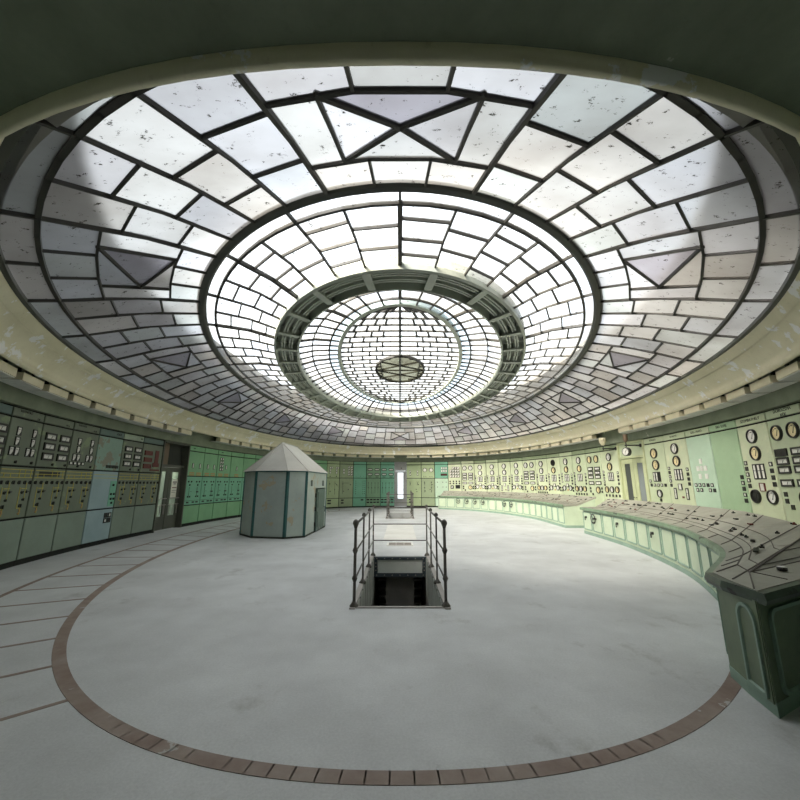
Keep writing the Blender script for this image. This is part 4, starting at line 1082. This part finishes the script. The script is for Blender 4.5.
hd = thing('header_panel', 'blue-grey bolted steel frame with pale panel at the far end of the near stairwell', 'panel', (0, 8.44, -0.39))
mb = MB(); leaf(mb, -0.545, 0.545, 0, 0.385, -0.03, 0.03, 0.07, 0.055, 0.075); fr = mb.build('frame', M_STEEL, hd)
mb = MB(); mb.box(-0.46, 0.46, -0.012, 0.012, 0.07, 0.335); mb.build('infill_panel', M_PALEW, hd)
mb = MB()
for k in range(7):
    for z in (0.035, 0.357): mb.lathe_y([(0.014, -0.03), (0.012, -0.042), (0.001, -0.044)], 8, 0, (-0.48 + 0.16 * k, 0, z))
for z in (0.13, 0.20, 0.27):
    for x in (-0.5, 0.5): mb.lathe_y([(0.014, -0.03), (0.012, -0.042), (0.001, -0.044)], 8, 0, (x, 0, z))
mb.build('bolts', M_GRATE, fr)
mb = MB(); mb.box(-0.29, 0.29, 8.6, 9.0, -3.0, -0.26); struct(mb.build('wall_pier', M_CONC))
for sg, nm in ((-1, 'left'), (1, 'right')):
    st = thing('stair_flight', 'dark narrow steel steps in the near stairwell, on the %s of the pier' % nm, 'stairs', (sg * 0.415, 9.75, -1.62), 0, 'steps in the near stairwell')
    for k in range(5):
        mb = MB(); mb.box(-0.10, 0.10, -0.02 - 0.26 * (k + 1) + 0.9, -0.26 * k + 0.9, 0.24 * k - 0.02, 0.24 * k + 0.02); mb.build('tread', M_HATCH, st)
    mb = MB()
    for x in (-0.104, 0.104): mb.bar((x, 0.95, -0.15), (x, -0.5, 1.12), 0.02, 0.18)
    mb.build('stringer', M_STEEL, st)
    mb = MB(); mb.box(-0.10, 0.10, -0.75, -0.45, 1.08, 1.14); mb.box(-0.10, 0.10, 0.5, 0.9, -1.38, -0.04); mb.build('landing', M_STEEL, st)

def railing(label, N_, hgt, closed_far, posts=4):
    x0, x1, y0, y1 = N_[0] - 0.02, N_[1] + 0.02, N_[2] + 0.0, N_[3] + 0.03
    r = thing('stair_railing', label, 'railing', (0, (y0 + y1) / 2, 0.0)); yc = (y0 + y1) / 2
    L_ = [hgt, hgt * 0.66, hgt * 0.33]
    ys_ = [y0 + (y1 - y0) * k / (posts - 1) for k in range(posts)]
    for x in (x0, x1):
        for k, y in enumerate(ys_):
            end = (k == 0) if closed_far else (k == posts - 1)
            rr = 0.019 if end else 0.014
            mb = MB(); mb.tube([(x, y - yc, 0.0), (x, y - yc, hgt)], rr, 12)
            mb.lathe_z([(0.055, 0.0), (0.055, 0.02), (0.03, 0.05), (rr, 0.07)], 14, 0, (x, y - yc, 0))
            if end:
                for z in L_[1:]: mb.lathe_z([(rr, -0.04), (0.028, -0.02), (0.036, 0), (0.028, 0.02), (rr, 0.04)], 14, 0, (x, y - yc, z))
                mb.lathe_z([(0.019, -0.07), (0.030, -0.035), (0.040, -0.01), (0.033, 0.018), (0.018, 0.036), (0.001, 0.042)], 16, 0, (x, y - yc, hgt))
            else:
                mb.lathe_z([(rr, -0.03), (0.032, -0.005), (0.030, 0.02), (0.014, 0.04), (0.001, 0.043)], 12, 0, (x, y - yc, hgt))
            mb.build('post', M_RAIL, r, True)
        for z in L_:
            mb = MB(); mb.tube([(x, y0 - yc, z - 0.02), (x, y1 - yc, z - 0.02)], 0.016 if z == hgt else 0.011, 10); mb.build('rail', M_RAIL, r, True)
    yr = (y1 if closed_far else y0) - yc
    for z in L_:
        mb = MB(); mb.tube([(x0, yr, z - 0.02), (x1, yr, z - 0.02)], 0.016 if z == hgt else 0.011, 10); mb.build('cross_rail', M_RAIL, r, True)
railing('dark pipe railing with ball-topped posts round the near stairwell', NW, 1.0, True)
railing('dark pipe railing round the small far stairwell in front of the narrow door', FW, 1.03, False)
mb = MB(); mb.box(-0.5, 0.5, 19.2, 19.5, -0.3, -0.27); 
st = thing('stair_flight', 'pale steps seen down inside the far stairwell', 'stairs', (0, 18.9, -1.0))
for k in range(5):
    mb = MB(); mb.box(-0.5, 0.5, -0.6 + 0.3 * k, -0.28 + 0.3 * k, 0.16 * k, 0.16 * k + 0.05); mb.build('tread', M_HATCH, st)
mb = MB()
for x in (-0.52, 0.52): mb.bar((x, -0.7, -0.05), (x, 0.95, 0.80), 0.03, 0.2)
mb.build('stringer', M_GRATE, st)
gr = thing('floor_grille', 'small brown slatted vent grille in the floor behind the near stairwell', 'vent', (0, 10.05, 0.002))
mb = MB(); mb.box(-0.33, 0.33, -0.25, -0.21, 0, 0.012); mb.box(-0.33, 0.33, 0.21, 0.25, 0, 0.012); mb.box(-0.33, -0.28, -0.21, 0.21, 0, 0.012); mb.box(0.28, 0.33, -0.21, 0.21, 0, 0.012); mb.build('frame', M_HATCH, gr)
mb = MB()
for k in range(12): mb.box(-0.28, 0.28, -0.20 + 0.035 * k, -0.185 + 0.035 * k, 0, 0.01)
for x in (-0.1, 0.1): mb.box(x - 0.015, x + 0.015, -0.21, 0.21, 0, 0.011)
mb.build('slats', M_GRATE, gr)
mb = MB(); mb.box(-0.28, 0.28, -0.21, 0.21, -0.001, 0.002); mb.build('opening', M_WOOD, gr)
hc = thing('floor_hatch', 'long pale hatch cover set in the floor between the two stairwells', 'hatch', (0, 12.75, 0.0))
for k in range(3):
    mb = MB(); mb.box(-0.45, 0.45, -2.1 + 1.41 * k, -0.70 + 1.41 * k, 0.0, 0.008); mb.build('cover_plate', M_HATCH, hc)

# ------------------------------------------------------------------ control desks
def catmull(P, n):
    P = [Vector(p) for p in P]; Q = [2 * P[0] - P[1]] + P + [2 * P[-1] - P[-2]]; out = []
    for i in range(1, len(Q) - 2):
        for k in range(12):
            t = k / 12; a, b, c, d = Q[i - 1], Q[i], Q[i + 1], Q[i + 2]
            out.append(0.5 * ((2 * b) + (c - a) * t + (2 * a - 5 * b + 4 * c - d) * t * t + (3 * b - a - 3 * c + d) * t ** 3))
    out.append(P[-1])
    L_ = [0]
    for i in range(1, len(out)): L_.append(L_[-1] + (out[i] - out[i - 1]).length)
    res = []
    for k in range(n + 1):
        s = L_[-1] * k / n; i = max(1, min(len(L_) - 1, int(np.searchsorted(L_, s)))); f = (s - L_[i - 1]) / max(1e-9, L_[i] - L_[i - 1])
        res.append(out[i - 1].lerp(out[i], f))
    return res, L_[-1]
def normals(P, away):
    out = []
    for i in range(len(P)):
        t = (P[min(i + 1, len(P) - 1)] - P[max(i - 1, 0)]); n_ = Vector((-t.y, t.x, 0)).normalized()
        if n_.dot(away - P[i]) < 0: n_ = -n_
        out.append(n_)
    return out
def desk_solid(name, sect, mats, parent, mids=None, smooth=False):
    """sect: list of stations, each a closed list of points"""
    k = len(sect[0]); mb = MB(); mb.add([p for s_ in sect for p in s_], [])
    for i in range(len(sect) - 1):
        for j in range(k):
            mb.f.append((i * k + j, i * k + (j + 1) % k, (i + 1) * k + (j + 1) % k, (i + 1) * k + j)); mb.m.append(mids[j] if mids else 0)
    mb.f.append(tuple(range(k - 1, -1, -1))); mb.m.append(mids[0] if mids else 0)
    mb.f.append(tuple(range((len(sect) - 1) * k, len(sect) * k))); mb.m.append(mids[0] if mids else 0)
    return mb.build(name, mats, parent, smooth)
V = Vector
def UP(p, z): return V((p.x, p.y, z))
def panel_on(par, A, B, z0, z1, nrm, name, arch=0.0, round_=0.05, mat=None, margin=0.05):
    """raised panel with a moulding on the face A-B (floor points); nrm points out to the room"""
    d = (B - A); w = d.length; d.normalize()
    def outline(m, off, k=8):
        u0, u1, a0, a1 = m, w - m, z0 + m, z1 - m; pts = []
        r = min(round_, (u1 - u0) / 2 * 0.98) if not arch else (u1 - u0) / 2 * 0.98
        rb = round_ if not arch else 0.01
        for cx, cz, st, rr in ((u0 + rb, a0 + rb, 180, rb), (u1 - rb, a0 + rb, 270, rb), (u1 - r, a1 - r, 0, r), (u0 + r, a1 - r, 90, r)):
            for q in range(k + 1):
                an = R(st + 90 * q / k); pts.append(A + d * (cx + rr * math.cos(an)) + nrm * off + V((0, 0, cz + rr * math.sin(an))))
        return pts
    mb = MB(); o1 = outline(margin, -0.005); o2 = outline(margin, 0.016); o3 = outline(margin + 0.022, 0.016); o4 = outline(margin + 0.03, 0.002)
    k = len(o1); mb.add(o1 + o2 + o3 + o4, [])
    for rr in range(3):
        for j in range(k): mb.f.append((rr * k + j, rr * k + (j + 1) % k, (rr + 1) * k + (j + 1) % k, (rr + 1) * k + j)); mb.m.append(0)
    mb.f.append(tuple(3 * k + j for j in range(k))); mb.m.append(1)
    return mb.build(name, [M_MOLD, mat or M_DESK], par)
def handwheel(par, c, d, nrm, r=0.10):
    mb = MB(); z = V((0, 0, 1)); ctr = c + nrm * 0.09
    ring = [ctr + (d * math.cos(R(20 * k)) + z * math.sin(R(20 * k))) * r for k in range(18)]
    mb.tube(ring, 0.013, 8, 0, True)
    for k in range(3):
        a = R(120 * k + 20); mb.tube([ctr, ctr + (d * math.cos(a) + z * math.sin(a)) * r], 0.009, 6)
    mb.tube([c, ctr + nrm * 0.02], 0.022, 10)
    mb.tube([ring[16], ring[16] + nrm * 0.07], 0.011, 8)
    return mb.build('handwheel', M_BLACK, par, True)
def desk(label, FP_, depth_pts, n_doors, wheels, spots, tail=None):
    tz = [0.93] * 5
    F_, length = catmull([V((x, y, 0)) for x, y in FP_], n_doors * 2)
    Bk, _ = catmull([V((x, y, 0)) for x, y in depth_pts], n_doors * 2)
    root = thing('control_desk', label, 'desk', (0, 0, 0))
    Fx, Bx = list(F_), list(Bk); 
    Mx = [f + (b - f).normalized() * 0.45 for f, b in zip(Fx, Bx)]
    if tail:
        for f, m, b in tail: Fx.append(V((*f, 0))); Mx.append(V((*m, 0))); Bx.append(V((*b, 0)))
    nm_ = len(F_)
    zb = [(1.03 - (0.10 * max(0.0, (i - nm_ + 9) / 9) if tail else 0.0)) if i < nm_ else tz[min(i - nm_, 4)] for i in range(len(Fx))]
    nF = []
    for i in range(len(Fx)):
        t = (Fx[min(i + 1, len(Fx) - 1)] - Fx[max(i - 1, 0)]); n_ = V((-t.y, t.x, 0)).normalized()
        if n_.dot(Mx[i] - Fx[i]) > 0: n_ = -n_
        nF.append(n_)
    body, top, edge, toe = [], [], [], []
    for f, m, b, n_, z_b in zip(Fx, Mx, Bx, nF, zb):
        dd = (b - f).normalized()
        body.append([UP(f, 0.07), UP(f, 0.70), UP(m, 0.72), UP(b - dd * 0.05, z_b - 0.06), UP(b - dd * 0.05, 0.07)])
        toe.append([UP(f - n_ * -0.012, 0.0), UP(f - n_ * -0.012, 0.085), UP(b - dd * 0.1, 0.085), UP(b - dd * 0.1, 0.0)])
        fo = f + n_ * 0.07
        edge.append([UP(fo, 0.69), UP(fo + n_ * 0.012, 0.72), UP(fo, 0.765), UP(fo - n_ * 0.06, 0.768), UP(fo - n_ * 0.06, 0.69)])
        fi = fo - n_ * 0.05
        top.append([UP(fi, 0.72), UP(fi, 0.772), UP(m, 0.785), UP(b, z_b), UP(b, z_b - 0.05), UP(m, 0.72)])
    desk_solid('casing', body, M_DESK, root); desk_solid('plinth', toe, M_MOLD, root); desk_solid('worktop_edge', edge[:nm_], M_EDGE, root)
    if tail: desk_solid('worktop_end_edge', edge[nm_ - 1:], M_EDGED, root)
    desk_solid('worktop', top, M_TOP, root)
    # access doors along the front
    for k in range(n_doors):
        A_, B_ = F_[2 * k], F_[2 * k + 2]; d = (B_ - A_).normalized(); n_ = V((-d.y, d.x, 0))
        if n_.dot(Bk[2 * k] - A_) > 0: n_ = -n_
        dr_ = panel_on(root, A_ + n_ * 0.004, B_ + n_ * 0.004, 0.10, 0.69, n_, 'access_door', margin=0.035)
        c_ = (A_ + B_) / 2 + n_ * 0.004 + V((0, 0, 0.50)) - d * 0.05
        if k in wheels:
            if wheels[k] == 'wheel': handwheel(dr_, c_, d, n_, 0.13)
            else:
                mb = MB(); mb.tube([c_, c_ + n_ * 0.05], 0.03, 10); mb.tube([c_ + n_ * 0.05, c_ + n_ * 0.05 - V((0, 0, 0.09))], 0.014, 8); mb.build('latch', M_BLACK, dr_)
    # seams across the worktop
    mb = MB()
    for i in range(1, len(Fx) - 1):
        up = V((0, 0, 0.004))
        if i % 2 == 0 or i > len(F_) - 4: mb.bar(UP(Fx[i] + (Mx[i] - Fx[i]) * 0.06, 0.772) + up, UP(Mx[i], 0.785) + up, 0.009, 0.005)
        if i % 4 == 0 or i >= len(F_): mb.bar(UP(Mx[i], 0.785) + up, UP(Bx[i], zb[i]) + up, 0.009, 0.005)
    for i in range(len(Fx) - 1):
        mb.bar(UP(Mx[i], 0.788), UP(Mx[i + 1], 0.788), 0.010, 0.005)
        for t in (0.12, 0.42):
            p_, q_ = Mx[i].lerp(Bx[i], t), Mx[i + 1].lerp(Bx[i + 1], t); za, zc = 0.785 + (zb[i] - 0.785) * t + 0.003, 0.785 + (zb[i + 1] - 0.785) * t + 0.003
            mb.bar(UP(p_, za), UP(q_, zc), 0.008, 0.005)
    mb.build('worktop_joints', M_SEAM, root)
    # switch handles left on the sloping top
    rr = random.Random(len(label))
    for k in range(spots):
        i = rr.randrange(0, len(Fx) - 1); t = rr.choice([0.2, 0.28, 0.55, 0.62, 0.85]); u = rr.random()
        if i >= len(F_) - 1: i = rr.randrange(0, len(F_) - 2)
        p_ = Mx[i].lerp(Bx[i], t).lerp(Mx[i + 1].lerp(Bx[i + 1], t), u); z_ = 0.785 + 0.245 * t
        d = (Fx[min(i + 1, len(Fx) - 1)] - Fx[i]).normalized()
        mb = MB(); L2 = rr.choice([0.02, 0.03, 0.06]); c_ = UP(p_, z_)
        mb.bar(c_ - d * L2 + V((0, 0, 0.007)), c_ + d * L2 + V((0, 0, 0.007)), 0.04, 0.018)
        if L2 < 0.05: mb.tube([c_, c_ + V((0, 0, 0.03))], 0.010, 8)
        mb.build('switch', M_BLACK if k % 9 else M_RED, root)
    return root, Fx, nF
desk('long curved pale green control desk in front of the far right gauge panels', [(2.27, 23.3), (3.9, 21.75), (5.05, 19.7), (5.70, 16.8), (5.66, 13.6)],
     [(2.75, 24.35), (4.75, 22.45), (6.05, 20.1), (6.80, 16.9), (6.78, 13.55)], 18, {2: 'wheel', 3: 'wheel', 4: 'wheel', 5: 'wheel', 8: 'wheel', 9: 'wheel'}, 64)
TAIL = [((2.55, 3.15), (2.90, 3.40), (4.97, 4.82)), ((2.47, 2.87), (2.86, 3.34), (4.98, 4.83)), ((2.99, 3.14), (2.885, 3.352), (5.0, 4.84)), ((4.02, 3.65), (3.91, 3.88), (5.02, 4.86)), ((5.5, 4.37), (5.36, 4.60), (5.3, 5.0))]
rootB, FxB, nB = desk('big curved pale green control desk at the right, with dark faceted near end', [(5.64, 12.2), (5.45, 9.6), (4.86, 7.0), (4.06, 5.22), (3.48, 4.28), (2.63, 3.40)],
     [(6.55, 12.3), (6.45, 9.6), (6.05, 7.4), (5.6, 6.0), (5.3, 5.3), (4.95, 4.8)], 15, {0: 'latch', 1: 'wheel', 3: 'latch', 6: 'latch'}, 72, TAIL)
tl = [V((*t[0], 0)) for t in TAIL]
def face_norm(A_, B_, inside):
    d = (B_ - A_).normalized(); n_ = V((-d.y, d.x, 0))
    return -n_ if n_.dot(inside - A_) > 0 else n_
ins = V((4, 4.6, 0))
def board(A_, B_, n_):
    q = [A_ + n_ * 0.001, B_ + n_ * 0.001, B_ + n_ * 0.008, A_ + n_ * 0.008]
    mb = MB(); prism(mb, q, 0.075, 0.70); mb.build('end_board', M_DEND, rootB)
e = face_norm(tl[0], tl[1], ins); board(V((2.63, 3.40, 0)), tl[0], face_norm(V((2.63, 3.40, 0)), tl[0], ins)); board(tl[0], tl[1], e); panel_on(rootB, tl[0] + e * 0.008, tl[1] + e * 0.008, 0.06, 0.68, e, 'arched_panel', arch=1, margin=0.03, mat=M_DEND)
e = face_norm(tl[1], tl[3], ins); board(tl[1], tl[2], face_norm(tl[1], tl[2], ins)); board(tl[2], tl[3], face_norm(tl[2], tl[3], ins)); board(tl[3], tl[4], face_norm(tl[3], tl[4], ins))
P0 = tl[1] + e * 0.012; dd = (tl[3] - tl[1]).normalized()
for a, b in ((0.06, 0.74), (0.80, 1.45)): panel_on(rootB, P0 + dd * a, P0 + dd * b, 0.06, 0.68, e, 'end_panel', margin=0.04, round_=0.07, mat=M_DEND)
# loose dial on the near end of the big desk
ld = thing('loose_dial', 'small white and dark dial lying on the near end of the big desk', 'dial', (3.19, 3.40, 0.787))
mb = MB(); mb.lathe_z([(0.001, 0.0), (0.034, 0.0), (0.036, 0.02), (0.030, 0.03), (0.028, 0.024)], 20); mb.build('rim', M_BLACK, ld)
mb = MB(); mb.lathe_z([(0.032, 0.029), (0.020, 0.034), (0.001, 0.036)], 20); mb.build('face', M_WHITE, ld)
